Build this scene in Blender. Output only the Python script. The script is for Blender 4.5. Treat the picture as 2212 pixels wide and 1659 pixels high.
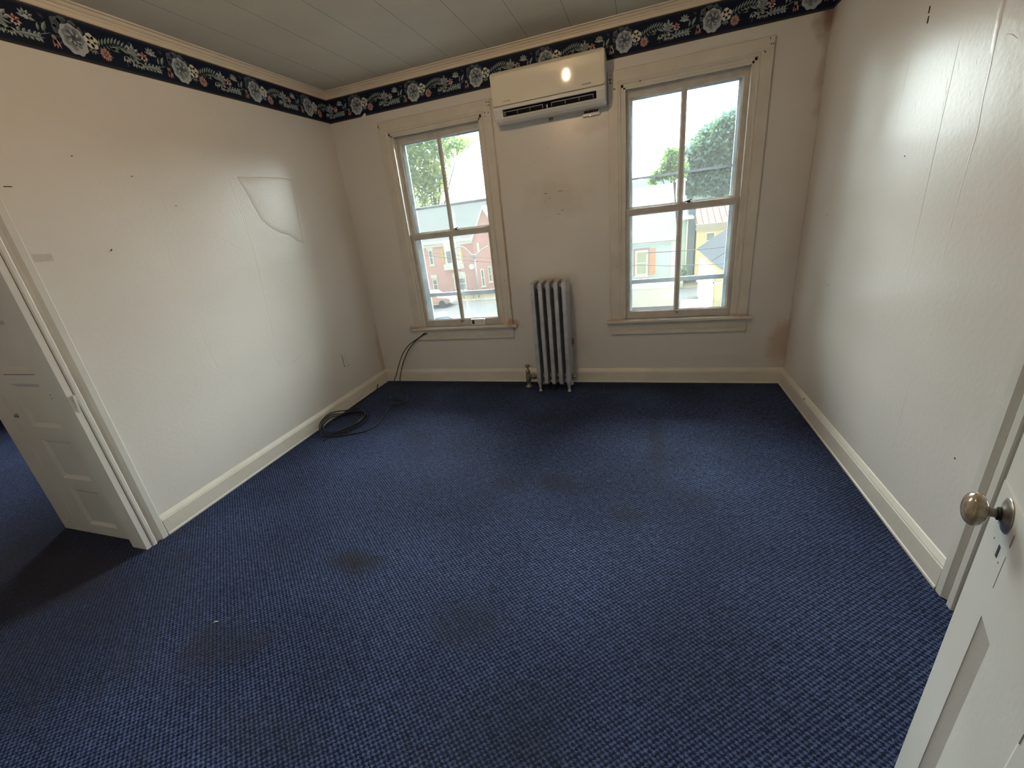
import bpy, math, random
from mathutils import Matrix, Vector

for o in list(bpy.data.objects):
    bpy.data.objects.remove(o)
S = bpy.context.scene
COL = S.collection
PI = math.pi
random.seed(7)

# ---------------------------------------------------------------- camera
cam_d = bpy.data.cameras.new('camera')
cam = bpy.data.objects.new('camera', cam_d)
COL.objects.link(cam)
S.camera = cam
cam_d.sensor_fit = 'HORIZONTAL'
cam_d.sensor_width = 36.0
cam_d.lens = 911.727 / 2212 * 36.0
cam_d.shift_x = 0.01436
cam_d.shift_y = 0.0023
cam_d.clip_start = 0.02
cam_d.clip_end = 500
R = Matrix(((0.9475741, -0.00977091, 0.31938668),
            (0.29891049, 0.38039509, -0.87518689),
            (-0.11294175, 0.92477246, 0.36337316)))
cam.matrix_world = Matrix.Translation((2.6477, -3.7634, 1.5)) @ R.to_4x4()

# ---------------------------------------------------------------- colour management, world
S.view_settings.view_transform = 'Standard'
S.view_settings.look = 'None'
S.view_settings.gamma = 1
S.view_settings.exposure = 1.52
S.view_settings.use_curve_mapping = False
S.cycles.use_denoising = True
S.cycles.max_bounces = 10
S.cycles.diffuse_bounces = 6
S.cycles.transparent_max_bounces = 24
S.cycles.sample_clamp_indirect = 6

SKY_BACK, SKY_FRONT, SKY_LOBE = 0.58, 5.4, 17.0
w = bpy.data.worlds.new('overcast_sky')
S.world = w
w.use_nodes = True
nt = w.node_tree
nt.nodes.clear()
tc = nt.nodes.new('ShaderNodeTexCoord')
vm = nt.nodes.new('ShaderNodeVectorMath'); vm.operation = 'DOT_PRODUCT'
D = Vector((0.05, 0.74, 0.67)).normalized()
vm.inputs[1].default_value = D
mx = nt.nodes.new('ShaderNodeMath'); mx.operation = 'MAXIMUM'; mx.inputs[1].default_value = 0
pw = nt.nodes.new('ShaderNodeMath'); pw.operation = 'POWER'; pw.inputs[1].default_value = 5.0
ml = nt.nodes.new('ShaderNodeMath'); ml.operation = 'MULTIPLY_ADD'
ml.inputs[1].default_value = SKY_LOBE
bg = nt.nodes.new('ShaderNodeBackground')
bg.inputs[0].default_value = (0.97, 0.975, 1.0, 1)
wo = nt.nodes.new('ShaderNodeOutputWorld')
sep = nt.nodes.new('ShaderNodeSeparateXYZ')
nt.links.new(tc.outputs['Generated'], sep.inputs[0])
fr = nt.nodes.new('ShaderNodeMapRange'); fr.interpolation_type = 'SMOOTHSTEP'
fr.inputs[1].default_value = -0.10; fr.inputs[2].default_value = 0.22
fr.inputs[3].default_value = SKY_BACK; fr.inputs[4].default_value = SKY_FRONT
nt.links.new(sep.outputs[1], fr.inputs[0])
nt.links.new(fr.outputs[0], ml.inputs[2])
nt.links.new(tc.outputs['Generated'], vm.inputs[0])
nt.links.new(vm.outputs['Value'], mx.inputs[0])
nt.links.new(mx.outputs[0], pw.inputs[0])
nt.links.new(pw.outputs[0], ml.inputs[0])
nt.links.new(ml.outputs[0], bg.inputs[1])
nt.links.new(bg.outputs[0], wo.inputs[0])

W = 3.7508          # room width; back wall y = 0, room towards -y
H = 2.702           # ceiling
LAMP = 34.0         # strength of the ceiling bulb

# light portals: they emit nothing, they only steer the sky sampling through the openings
for nm, px in (('portal', 0.9895), ('portal', 2.9305), ('portal', -2.6)):
    ld = bpy.data.lights.new('window_portal', 'AREA')
    ld.shape = 'RECTANGLE'; ld.size = 0.86; ld.size_y = 1.72
    ld.cycles.is_portal = True
    lo = bpy.data.objects.new('window_portal', ld)
    lo.location = (px, 0.18, 1.43)
    lo.rotation_euler = (-PI / 2, 0, 0)
    COL.objects.link(lo)

# ---------------------------------------------------------------- materials
def srgb(r, g, b):
    f = lambda c: (c / 255 / 12.92) if c / 255 <= 0.04045 else ((c / 255 + 0.055) / 1.055) ** 2.4
    return (f(r), f(g), f(b), 1)


def mat(name, col, rough=0.6, metal=0.0, var=0.0, vscale=8.0, bump=0.0, bscale=60.0, spec=0.5, coat=0.0, detail=4):
    m = bpy.data.materials.new(name)
    m.use_nodes = True
    n = m.node_tree
    b = n.nodes['Principled BSDF']
    c = tuple(col) if len(col) == 4 else tuple(col) + (1,)
    b.inputs['Base Color'].default_value = c
    b.inputs['Roughness'].default_value = rough
    b.inputs['Metallic'].default_value = metal
    b.inputs['Specular IOR Level'].default_value = spec
    b.inputs['Coat Weight'].default_value = coat
    geo = n.nodes.new('ShaderNodeNewGeometry')
    if var > 0:
        t = n.nodes.new('ShaderNodeTexNoise')
        t.inputs['Scale'].default_value = vscale
        t.inputs['Detail'].default_value = detail
        n.links.new(geo.outputs['Position'], t.inputs['Vector'])
        r = n.nodes.new('ShaderNodeMapRange')
        r.inputs[1].default_value = 0.3; r.inputs[2].default_value = 0.7
        r.inputs[3].default_value = 1 - var; r.inputs[4].default_value = 1 + var * 0.5
        n.links.new(t.outputs['Fac'], r.inputs[0])
        x = n.nodes.new('ShaderNodeVectorMath'); x.operation = 'SCALE'
        x.inputs[0].default_value = c[:3]
        n.links.new(r.outputs[0], x.inputs['Scale'])
        n.links.new(x.outputs[0], b.inputs['Base Color'])
    if bump > 0:
        t2 = n.nodes.new('ShaderNodeTexNoise')
        t2.inputs['Scale'].default_value = bscale
        t2.inputs['Detail'].default_value = 5
        n.links.new(geo.outputs['Position'], t2.inputs['Vector'])
        bp = n.nodes.new('ShaderNodeBump')
        bp.inputs['Strength'].default_value = bump
        bp.inputs['Distance'].default_value = 0.004
        n.links.new(t2.outputs['Fac'], bp.inputs['Height'])
        n.links.new(bp.outputs[0], b.inputs['Normal'])
    return m


def stain_shade_nodes(m, base, spots, extra_noise=3.0):
    """spots: (x,y,z,radius,colour,amount) - blotches at fixed places on a surface, edges broken up by noise"""
    n = m.node_tree
    b = n.nodes['Principled BSDF']
    geo = n.nodes.new('ShaderNodeNewGeometry')
    ns = n.nodes.new('ShaderNodeTexNoise')
    ns.inputs['Scale'].default_value = extra_noise
    ns.inputs['Detail'].default_value = 6
    n.links.new(geo.outputs['Position'], ns.inputs['Vector'])
    cur = base
    for (x, y, z, rx, ry, rz, colr, amt) in spots:
        sub = n.nodes.new('ShaderNodeVectorMath'); sub.operation = 'SUBTRACT'
        sub.inputs[1].default_value = (x, y, z)
        n.links.new(geo.outputs['Position'], sub.inputs[0])
        dv = n.nodes.new('ShaderNodeVectorMath'); dv.operation = 'DIVIDE'
        dv.inputs[1].default_value = (rx, ry, rz)
        n.links.new(sub.outputs[0], dv.inputs[0])
        ln = n.nodes.new('ShaderNodeVectorMath'); ln.operation = 'LENGTH'
        n.links.new(dv.outputs[0], ln.inputs[0])
        ad = n.nodes.new('ShaderNodeMath'); ad.operation = 'MULTIPLY_ADD'
        ad.inputs[1].default_value = 1.4; 
        n.links.new(ns.outputs['Fac'], ad.inputs[0])
        n.links.new(ln.outputs['Value'], ad.inputs[2])
        mr = n.nodes.new('ShaderNodeMapRange'); mr.interpolation_type = 'SMOOTHSTEP'
        mr.inputs[1].default_value = 0.9; mr.inputs[2].default_value = 1.85
        mr.inputs[3].default_value = amt; mr.inputs[4].default_value = 0
        n.links.new(ad.outputs[0], mr.inputs[0])
        mixn = n.nodes.new('ShaderNodeMix'); mixn.data_type = 'RGBA'
        n.links.new(mr.outputs[0], mixn.inputs[0])
        n.links.new(cur, mixn.inputs[6])
        mixn.inputs[7].default_value = tuple(colr) + (1,)
        cur = mixn.outputs[2]
    n.links.new(cur, b.inputs['Base Color'])


def colour_socket(m):
    """the socket that feeds base colour now (adds an RGB node if it is a plain value)"""
    n = m.node_tree
    b = n.nodes['Principled BSDF']
    if b.inputs['Base Color'].links:
        return b.inputs['Base Color'].links[0].from_socket
    r = n.nodes.new('ShaderNodeRGB')
    r.outputs[0].default_value = b.inputs['Base Color'].default_value
    return r.outputs[0]


WALLC = (0.655, 0.632, 0.598)
M = {}
RUST = (0.36, 0.16, 0.07)
for k, spots in {
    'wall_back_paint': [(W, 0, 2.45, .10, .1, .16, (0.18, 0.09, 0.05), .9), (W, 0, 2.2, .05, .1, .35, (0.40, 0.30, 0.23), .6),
                        (W - .02, 0, .34, .16, .1, .22, (0.42, 0.27, 0.17), .55), (1.516, 0, 1.3, .007, .1, 1.0, (0.42, 0.25, 0.18), .7),
                        (1.52, 0, .58, .06, .1, .05, RUST, .6), (0.42, 0, .57, .04, .1, .04, RUST, .5), (2.0, 0, .36, .3, .1, .2, (0.5, 0.42, 0.34), .3),
                        (1.99, 0, 1.62, .3, .1, .2, (0.5, 0.44, 0.37), .4), (2.26, 0, 2.10, .16, .1, .09, (.40, .36, .32), .5)],
    'wall_left_paint': [(0, -.02, .3, .1, .07, .4, (0.42, 0.31, 0.23), .5)],
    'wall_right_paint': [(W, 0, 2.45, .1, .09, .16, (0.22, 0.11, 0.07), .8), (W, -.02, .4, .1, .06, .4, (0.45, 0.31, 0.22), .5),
                         (W, 0, 1.4, .1, .03, 1.3, (0.45, 0.37, 0.31), .6)],
}.items():
    m = mat(k, WALLC, 0.29, var=0.04, vscale=1.7, bump=0.18, bscale=45, spec=0.42)
    stain_shade_nodes(m, colour_socket(m), spots, 9.0)
    M[k] = m
M['patch'] = mat('greyed_patch', (0.50, 0.46, 0.44), 0.6, bump=.3, bscale=200)
M['plain_wall'] = mat('plain_wall', WALLC, 0.5, var=.03)
M['trim'] = mat('cream_trim_paint', (0.66, 0.625, 0.55), 0.38, var=0.07, vscale=5, bump=0.2, bscale=30)
M['crown'] = mat('crown_paint', (0.66, 0.58, 0.46), 0.45, var=0.05, vscale=5, bump=0.15)
M['wintrim'] = mat('window_trim_paint', (0.62, 0.585, 0.52), 0.34, var=0.08, vscale=7, bump=0.25, bscale=24)
stain_shade_nodes(M['wintrim'], colour_socket(M['wintrim']),
            [(1.50, -.02, .60, .06, .1, .05, RUST, .75), (.50, -.02, .585, .10, .1, .02, RUST, .6), (3.44, -.02, .585, .1, .1, .015, RUST, .6),
             (2.42, -.02, .585, .12, .1, .015, RUST, .5), (1.40, .03, .62, .05, .1, .06, RUST, .4), (2.93, .03, .585, .5, .1, .012, RUST, .7),
             (.99, .03, .585, .5, .1, .012, RUST, .7), (1.512, -.02, 1.3, .005, .1, .9, RUST, .5)], 14)
M['sash'] = mat('sash_paint', (0.50, 0.47, 0.42), 0.4, var=0.14, vscale=14, bump=0.35, bscale=40)
M['doorpaint'] = mat('door_paint', (0.62, 0.61, 0.57), 0.35, var=0.05, vscale=4, bump=0.12, bscale=60)
M['dark'] = mat('dark_grime', (0.02, 0.016, 0.012), 0.8)
M['nail'] = mat('nail_hole_gap_shade', (0.05, 0.03, 0.02), 0.9)
M['black_rubber'] = mat('black_cable_rubber', (0.005, 0.005, 0.006), 0.38)
M['silver'] = mat('silver_radiator_paint', (0.47, 0.48, 0.51), 0.42, metal=0.35, var=0.22, vscale=16, bump=0.3, bscale=90)
M['oldmetal'] = mat('tarnished_metal', (0.30, 0.27, 0.23), 0.42, metal=0.7, var=0.35, vscale=50, bump=0.2)
M['acplastic'] = mat('glossy_white_plastic', (0.71, 0.67, 0.56), 0.05, spec=0.5)
M['aclower'] = mat('white_plastic', (0.66, 0.66, 0.62), 0.25)
M['acdark'] = mat('dark_plastic', (0.02, 0.018, 0.02), 0.5)
M['acpink'] = mat('brownish_louver', (0.22, 0.17, 0.16), 0.4)
M['acwire'] = mat('grey_vane', (0.36, 0.38, 0.42), 0.4)
M['print'] = mat('dark_print', (0.06, 0.055, 0.05), 0.5)
M['print_light'] = mat('silver_print', (0.22, 0.205, 0.17), 0.4)
M['whiteplastic'] = mat('white_plastic_cover', (0.66, 0.65, 0.61), 0.35)
M['storm'] = mat('storm_window_metal', (0.20, 0.215, 0.24), 0.5, metal=0.2, var=0.1, vscale=20)
M['stormjamb'] = mat('weathered_outer_jamb', (0.30, 0.33, 0.36), 0.6, var=0.25, vscale=12, bump=.3)
M['knob'] = mat('brown_marbled_knob', (0.36, 0.285, 0.20), 0.16, var=0.5, vscale=70, coat=0.7)
M['nickel'] = mat('worn_nickel', (0.52, 0.49, 0.45), 0.28, metal=0.9, var=0.2, vscale=60)
M['bulb'] = mat('bulb_glow', (1, 1, 1), 0.5)
bb = M['bulb'].node_tree.nodes['Principled BSDF']
bb.inputs['Emission Color'].default_value = (1.0, 0.70, 0.42, 1)
bb.inputs['Emission Strength'].default_value = LAMP * 14

M['fill_bulb'] = mat('fill_bulb_glow', (1, 1, 1), 0.5)  # glow of the unseen bulb added in the next room
bb = M['fill_bulb'].node_tree.nodes['Principled BSDF']
bb.inputs['Emission Color'].default_value = (1.0, 0.72, 0.46, 1)
bb.inputs['Emission Strength'].default_value = LAMP * 9

# ceiling tiles: 12 inch tiles, seams running to the windows, offset cross seams
m = mat('ceiling_tile', (0.58, 0.54, 0.45), 0.75, var=0.05, vscale=3, bump=0.25, bscale=150)
n = m.node_tree
def cm(op, a, b_=None):
    q_ = n.nodes.new('ShaderNodeMath'); q_.operation = op
    for i_, v_ in enumerate((a, b_)):
        if v_ is None: continue
        if isinstance(v_, (int, float)): q_.inputs[i_].default_value = v_
        else: n.links.new(v_, q_.inputs[i_])
    return q_.outputs[0]
geo = n.nodes.new('ShaderNodeNewGeometry')
sx_ = n.nodes.new('ShaderNodeSeparateXYZ'); n.links.new(geo.outputs['Position'], sx_.inputs[0])
TS = 0.3105
tx = cm('ADD', cm('MULTIPLY', sx_.outputs[0], 1 / TS), 0.5 - 0.925 / TS + 20)
fx_ = cm('ABSOLUTE', cm('SUBTRACT', cm('FRACT', tx), 0.5))
row = cm('MULTIPLY', cm('FLOOR', tx), 0.5)
ty = cm('ADD', cm('ADD', cm('MULTIPLY', sx_.outputs[1], 1 / (2 * TS)), row), 0.5 + 0.66 / (2 * TS) + 20)
fy_ = cm('ABSOLUTE', cm('SUBTRACT', cm('FRACT', ty), 0.5))
mxl = cm('MULTIPLY', cm('LESS_THAN', fx_, 0.0065), 0.8)
myl = cm('MULTIPLY', cm('LESS_THAN', fy_, 0.0022), 0.28)
mixn = n.nodes.new('ShaderNodeMix'); mixn.data_type = 'RGBA'
cs = colour_socket(m)
n.links.new(cm('MAXIMUM', mxl, myl), mixn.inputs[0])
n.links.new(cs, mixn.inputs[6])
mixn.inputs[7].default_value = (0.17, 0.15, 0.12, 1)
n.links.new(mixn.outputs[2], n.nodes['Principled BSDF'].inputs['Base Color'])
M['ceiling'] = m


# carpet: dark navy ground with paler blue loops on a small woven grid, plus old stains and painted shade
def carpet():
    m = bpy.data.materials.new('navy_loop_carpet')
    m.use_nodes = True
    n = m.node_tree
    b = n.nodes['Principled BSDF']
    b.inputs['Roughness'].default_value = 0.9
    b.inputs['Specular IOR Level'].default_value = 0.15
    L = n.links.new
    geo = n.nodes.new('ShaderNodeNewGeometry')

    def math_(op, a, bb=None, c=None):
        q = n.nodes.new('ShaderNodeMath'); q.operation = op
        for i, v in enumerate((a, bb, c)):
            if v is None: continue
            if isinstance(v, (int, float)): q.inputs[i].default_value = v
            else: L(v, q.inputs[i])
        return q.outputs[0]
    ds = n.nodes.new('ShaderNodeTexNoise'); ds.inputs['Scale'].default_value = 160; ds.inputs['Detail'].default_value = 1
    L(geo.outputs['Position'], ds.inputs['Vector'])
    dsc = n.nodes.new('ShaderNodeVectorMath'); dsc.operation = 'SCALE'; dsc.inputs['Scale'].default_value = 0.0065
    L(ds.outputs['Color'], dsc.inputs[0])
    add = n.nodes.new('ShaderNodeVectorMath'); add.operation = 'ADD'
    L(geo.outputs['Position'], add.inputs[0]); L(dsc.outputs[0], add.inputs[1])
    sp = n.nodes.new('ShaderNodeSeparateXYZ'); L(add.outputs[0], sp.inputs[0])
    kx, ky = 2 * PI / 0.0220, 2 * PI / 0.0185
    sx = math_('SINE', math_('MULTIPLY', sp.outputs[0], kx))
    sy = math_('SINE', math_('MULTIPLY', sp.outputs[1], ky))
    prod = math_('MULTIPLY', sx, sy)
    fine = n.nodes.new('ShaderNodeTexNoise'); fine.inputs['Scale'].default_value = 330; fine.inputs['Detail'].default_value = 2
    L(geo.outputs['Position'], fine.inputs['Vector'])
    mid = n.nodes.new('ShaderNodeTexNoise'); mid.inputs['Scale'].default_value = 60; mid.inputs['Detail'].default_value = 3
    L(geo.outputs['Position'], mid.inputs['Vector'])
    v = math_('ADD', math_('MULTIPLY', prod, 0.24), math_('MULTIPLY', fine.outputs['Fac'], 0.95))
    v = math_('ADD', v, math_('MULTIPLY', mid.outputs['Fac'], 0.25))
    for sc3 in ((30, 120, 1), (120, 30, 1)):      # single brighter yarns running both ways
        mpg = n.nodes.new('ShaderNodeMapping'); mpg.inputs['Scale'].default_value = sc3
        L(geo.outputs['Position'], mpg.inputs[0])
        yn = n.nodes.new('ShaderNodeTexNoise'); yn.inputs['Scale'].default_value = 1.0; yn.inputs['Detail'].default_value = 1
        L(mpg.outputs[0], yn.inputs['Vector'])
        v = math_('ADD', v, math_('MULTIPLY', math_('SUBTRACT', yn.outputs['Fac'], 0.5), 0.34))
    mr = n.nodes.new('ShaderNodeMapRange'); mr.interpolation_type = 'SMOOTHSTEP'
    mr.inputs[1].default_value = 0.44; mr.inputs[2].default_value = 0.90
    L(v, mr.inputs[0])
    big = n.nodes.new('ShaderNodeTexNoise'); big.inputs['Scale'].default_value = 1.6; big.inputs['Detail'].default_value = 5
    L(geo.outputs['Position'], big.inputs['Vector'])
    wear = n.nodes.new('ShaderNodeMapRange')
    wear.inputs[1].default_value = 0.35; wear.inputs[2].default_value = 0.65
    wear.inputs[3].default_value = 0.72; wear.inputs[4].default_value = 1.12
    L(big.outputs['Fac'], wear.inputs[0])
    mixn = n.nodes.new('ShaderNodeMix'); mixn.data_type = 'RGBA'
    L(mr.outputs[0], mixn.inputs[0])
    mixn.inputs[6].default_value = (0.0028, 0.0052, 0.0200, 1)
    mixn.inputs[7].default_value = (0.074, 0.104, 0.218, 1)
    sc = n.nodes.new('ShaderNodeVectorMath'); sc.operation = 'SCALE'
    L(mixn.outputs[2], sc.inputs[0]); L(wear.outputs[0], sc.inputs['Scale'])
    bp = n.nodes.new('ShaderNodeBump'); bp.inputs['Strength'].default_value = 0.5; bp.inputs['Distance'].default_value = 0.004
    L(mr.outputs[0], bp.inputs['Height']); L(bp.outputs[0], b.inputs['Normal'])
    dk = (0.017, 0.016, 0.018)
    spots = [(1.31, -2.47, 0, .20, .11, 1, dk, .85), (2.20, -1.66, 0, .24, .14, 1, dk, .5), (2.76, -1.15, 0, .07, .50, 1, dk, .4),
             (1.99, -2.66, 0, .24, .13, 1, dk, .35), (1.02, -2.97, 0, .20, .14, 1, dk, .45), (1.90, -1.72, 0, .14, .10, 1, dk, .35),
             (2.60, -1.9, 0, .13, .1, 1, dk, .45), (2.95, -1.68, 0, .16, .08, 1, dk, .35), (2.3, -3.1, 0, .5, .25, 1, dk, .3),
             (1.0, -1.2, 0, .18, .1, 1, dk, .25), (1.45, -3.2, 0, .3, .12, 1, dk, .3), (1.9, -.1, 0, 2.4, .12, 1, (0.010, .012, .022), .4),  # last spot: shade on the floor below the windows, painted in
             (-.35, -2.85, 0, .6, .3, 1, dk, .6), (-.5, -3.0, 0, 1.6, .8, 1, (0.03, .03, .045), .5)]  # shade in the left doorway, painted into the carpet colour
    stain_shade_nodes(m, sc.outputs[0], spots, 5.0)
    return m


M['carpet'] = carpet()


def glass(name, haze=0.06, tint=(0.97, 1, 0.99)):
    """thin dusty pane: clear transmission, mirror reflection by Fresnel and a little white dust that scatters daylight"""
    m = bpy.data.materials.new(name)
    m.use_nodes = True
    n = m.node_tree
    n.nodes.clear()
    tr = n.nodes.new('ShaderNodeBsdfTransparent'); tr.inputs[0].default_value = tuple(tint) + (1,)
    gl = n.nodes.new('ShaderNodeBsdfGlossy'); gl.inputs['Roughness'].default_value = 0.02
    tl = n.nodes.new('ShaderNodeBsdfTranslucent'); tl.inputs[0].default_value = (0.9, 0.95, 0.95, 1)
    fr = n.nodes.new('ShaderNodeFresnel'); fr.inputs[0].default_value = 1.45
    a = n.nodes.new('ShaderNodeMixShader'); bq = n.nodes.new('ShaderNodeMixShader')
    out = n.nodes.new('ShaderNodeOutputMaterial')
    n.links.new(fr.outputs[0], a.inputs[0]); n.links.new(tr.outputs[0], a.inputs[1]); n.links.new(gl.outputs[0], a.inputs[2])
    bq.inputs[0].default_value = haze
    n.links.new(a.outputs[0], bq.inputs[1]); n.links.new(tl.outputs[0], bq.inputs[2])
    n.links.new(bq.outputs[0], out.inputs[0])
    return m


M['glass'] = glass('dusty_window_glass', 0.004)
M['stormglass'] = glass('hazy_storm_glass', 0.006)

# wallpaper border colours
for k, c in {'b_ground': (0.0035, 0.009, 0.027), 'b_gold': (0.10, 0.085, 0.05), 'b_line': (0.035, 0.038, 0.05), 'b_pl': (0.37, 0.42, 0.46),
             'b_pm': (0.19, 0.225, 0.255), 'b_pd': (0.085, 0.105, 0.13), 'b_cream': (0.56, 0.58, 0.52), 'b_creamd': (0.22, 0.23, 0.18),
             'b_pink': (0.50, 0.32, 0.31), 'b_red': (0.20, 0.065, 0.065), 'b_leaf': (0.12, 0.165, 0.165), 'b_leafl': (0.27, 0.34, 0.34),
             'b_blue': (0.05, 0.065, 0.10)}.items():
    M[k] = mat('border_' + k[2:], c, 0.7, spec=0.2)


# ---------------------------------------------------------------- mesh builder
class MB:
    def __init__(self):
        self.v, self.f, self.m, self.s = [], [], [], []
        self.mats = []

    def mi(self, k):
        if k not in self.mats:
            self.mats.append(k)
        return self.mats.index(k)

    def add(self, vs, fs, k, smooth=False):
        o = len(self.v)
        self.v += [tuple(p) for p in vs]
        i = self.mi(k)
        for f in fs:
            self.f.append(tuple(o + q for q in f)); self.m.append(i); self.s.append(smooth)
        return self

    def box(self, x0, x1, y0, y1, z0, z1, k):
        if x0 > x1: x0, x1 = x1, x0
        if y0 > y1: y0, y1 = y1, y0
        if z0 > z1: z0, z1 = z1, z0
        vs = [(x0, y0, z0), (x1, y0, z0), (x1, y1, z0), (x0, y1, z0), (x0, y0, z1), (x1, y0, z1), (x1, y1, z1), (x0, y1, z1)]
        return self.add(vs, [(0, 3, 2, 1), (4, 5, 6, 7), (0, 1, 5, 4), (1, 2, 6, 5), (2, 3, 7, 6), (3, 0, 4, 7)], k)

    def prism(self, pts, fn, a, b, k, smooth=False):
        """closed 2-D outline pts (ccw or cw) swept from a to b; fn(p, t) -> 3-D"""
        n = len(pts)
        vs = [fn(p, a) for p in pts] + [fn(p, b) for p in pts]
        fs = [tuple(range(n - 1, -1, -1)), tuple(range(n, 2 * n))]
        self.add(vs, fs, k)
        o = len(self.v) - 2 * n
        i = self.mi(k)
        for j in range(n):
            q = (j + 1) % n
            self.f.append((o + j, o + q, o + n + q, o + n + j)); self.m.append(i); self.s.append(smooth)
        return self

    def rings(self, rings, k, smooth=True, cap=True, closed=True):
        n = len(rings[0])
        vs = [p for r in rings for p in r]
        fs = []
        for i in range(len(rings) - 1):
            for j in range(n if closed else n - 1):
                q = (j + 1) % n
                fs.append((i * n + j, i * n + q, (i + 1) * n + q, (i + 1) * n + j))
        self.add(vs, fs, k, smooth)
        if cap:
            o = len(self.v) - len(vs)
            i = self.mi(k)
            self.f.append(tuple(o + j for j in range(n - 1, -1, -1))); self.m.append(i); self.s.append(False)
            self.f.append(tuple(o + (len(rings) - 1) * n + j for j in range(n))); self.m.append(i); self.s.append(False)
        return self

    def tube(self, path, r, k, n=8, rr=None):
        path = [Vector(p) for p in path]
        up = Vector((0, 0, 1))
        rings = []
        prev = None
        for i, p in enumerate(path):
            t = (path[min(i + 1, len(path) - 1)] - path[max(i - 1, 0)])
            if t.length < 1e-9: t = Vector((0, 0, 1))
            t.normalize()
            if prev is None:
                a = up if abs(t.dot(up)) < 0.9 else Vector((1, 0, 0))
                u = t.cross(a).normalized()
            else:
                u = (prev - t * prev.dot(t))
                u = u.normalized() if u.length > 1e-6 else t.cross(up).normalized()
            prev = u
            v = t.cross(u)
            q = rr[i] if rr else r
            rings.append([p + (u * math.cos(2 * PI * j / n) + v * math.sin(2 * PI * j / n)) * q for j in range(n)])
        return self.rings(rings, k)

    def lathe(self, c, axis, prof, k, n=24, smooth=True):
        """prof: (distance along axis, radius)"""
        ax = Vector(axis).normalized()
        a = Vector((0, 0, 1)) if abs(ax.z) < 0.9 else Vector((1, 0, 0))
        u = ax.cross(a).normalized(); v = ax.cross(u)
        c = Vector(c)
        rings = [[c + ax * d + (u * math.cos(2 * PI * j / n) + v * math.sin(2 * PI * j / n)) * r for j in range(n)] for d, r in prof]
        return self.rings(rings, k, smooth)

    def build(self, name, parent=None, bevel=0, seg=2, xf=None):
        me = bpy.data.meshes.new(name)
        me.from_pydata(self.v, [], self.f)
        for k in self.mats:
            me.materials.append(M[k])
        me.polygons.foreach_set('material_index', self.m)
        me.polygons.foreach_set('use_smooth', self.s)
        if xf is not None:
            me.transform(xf)
        me.update()
        o = bpy.data.objects.new(name, me)
        COL.objects.link(o)
        if parent is not None:
            o.parent = parent
        if bevel:
            b = o.modifiers.new('bevel', 'BEVEL')
            b.width = bevel; b.segments = seg; b.limit_method = 'ANGLE'; b.angle_limit = math.radians(40)
        return o


def tag(o, label=None, cat=None, group=None, kind=None):
    if label: o['label'] = label
    if cat: o['category'] = cat
    if group: o['group'] = group
    if kind: o['kind'] = kind
    return o


def empty(name, loc=(0, 0, 0), rz=0.0):
    o = bpy.data.objects.new(name, None)
    o.empty_display_size = 0.1
    o.location = loc
    o.rotation_euler = (0, 0, rz)
    COL.objects.link(o)
    return o


def smooth_path(pts, n=8):
    P = [Vector(p) for p in pts]
    out = []
    for i in range(len(P) - 1):
        p0, p1, p2, p3 = P[max(i - 1, 0)], P[i], P[i + 1], P[min(i + 2, len(P) - 1)]
        for j in range(n):
            t = j / n
            out.append(0.5 * ((2 * p1) + (-p0 + p2) * t + (2 * p0 - 5 * p1 + 4 * p2 - p3) * t * t + (-p0 + 3 * p1 - 3 * p2 + p3) * t ** 3))
    out.append(P[-1])
    return out


def text_mesh(name, body, size, mk, parent, mtx, extrude=0.0003, spacing=1.0):
    cu = bpy.data.curves.new(name, 'FONT')
    cu.body = body; cu.size = size; cu.extrude = extrude; cu.offset = size * 0.018; cu.space_character = spacing
    cu.align_x = 'LEFT'; cu.align_y = 'BOTTOM_BASELINE'
    tmp = bpy.data.objects.new('tmp', cu)
    COL.objects.link(tmp)
    bpy.context.view_layer.update()
    me = bpy.data.meshes.new_from_object(tmp.evaluated_get(bpy.context.evaluated_depsgraph_get()))
    bpy.data.objects.remove(tmp)
    me.name = name
    me.materials.clear(); me.materials.append(M[mk])
    me.transform(mtx)
    o = bpy.data.objects.new(name, me)
    COL.objects.link(o); o.parent = parent
    return o


# ---------------------------------------------------------------- room shell
XC = (0.9895, 2.9305)            # window centres
ZB, ZT = 0.579, 2.30             # rough opening
HW = 0.43                        # half width of the opening
T = 0.16

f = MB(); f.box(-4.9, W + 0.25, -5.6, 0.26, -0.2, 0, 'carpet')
tag(f.build('floor'), kind='structure')
f = MB(); f.box(-4.9, W + 0.25, -5.6, 0.26, H, H + 0.15, 'ceiling')
tag(f.build('ceiling'), kind='structure')


def wall_with_holes(mb, x0, x1, z0, z1, holes, y0, y1, k):
    xs = sorted(holes)
    cur = x0
    for (a, b, c, d) in xs:
        mb.box(cur, a, y0, y1, z0, z1, k)
        if c > z0: mb.box(a, b, y0, y1, z0, c, k)
        mb.box(a, b, y0, y1, d, z1, k)
        cur = b
    mb.box(cur, x1, y0, y1, z0, z1, k)


def ridge(mb, pts, wd, ht, k, axis):
    """a raised crease in the paint along pts on a wall; axis 'x+' (left wall), 'x-' (right wall), 'y-' (back wall)"""
    n = len(pts)
    wd *= 1.4; ht *= 0.42
    vs, fs = [], []
    for i, (a, z) in enumerate(pts):
        e = 0.1 if i in (0, n - 1) else 1.0
        for da, h in ((-wd, -0.0005), (-wd * .3, ht * e), (wd * .3, ht * e), (wd, -0.0005)):
            if axis == 'x+': vs.append((h, a + da, z))
            elif axis == 'x-': vs.append((W - h, a + da, z))
            else: vs.append((a + da, -h, z))
    for i in range(n - 1):
        for j in range(3):
            q = (i * 4 + j, i * 4 + j + 1, i * 4 + 5 + j, i * 4 + 4 + j)
            fs.append(q if axis != 'x+' else q[::-1])
    mb.add(vs, fs, k, True)


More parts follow.
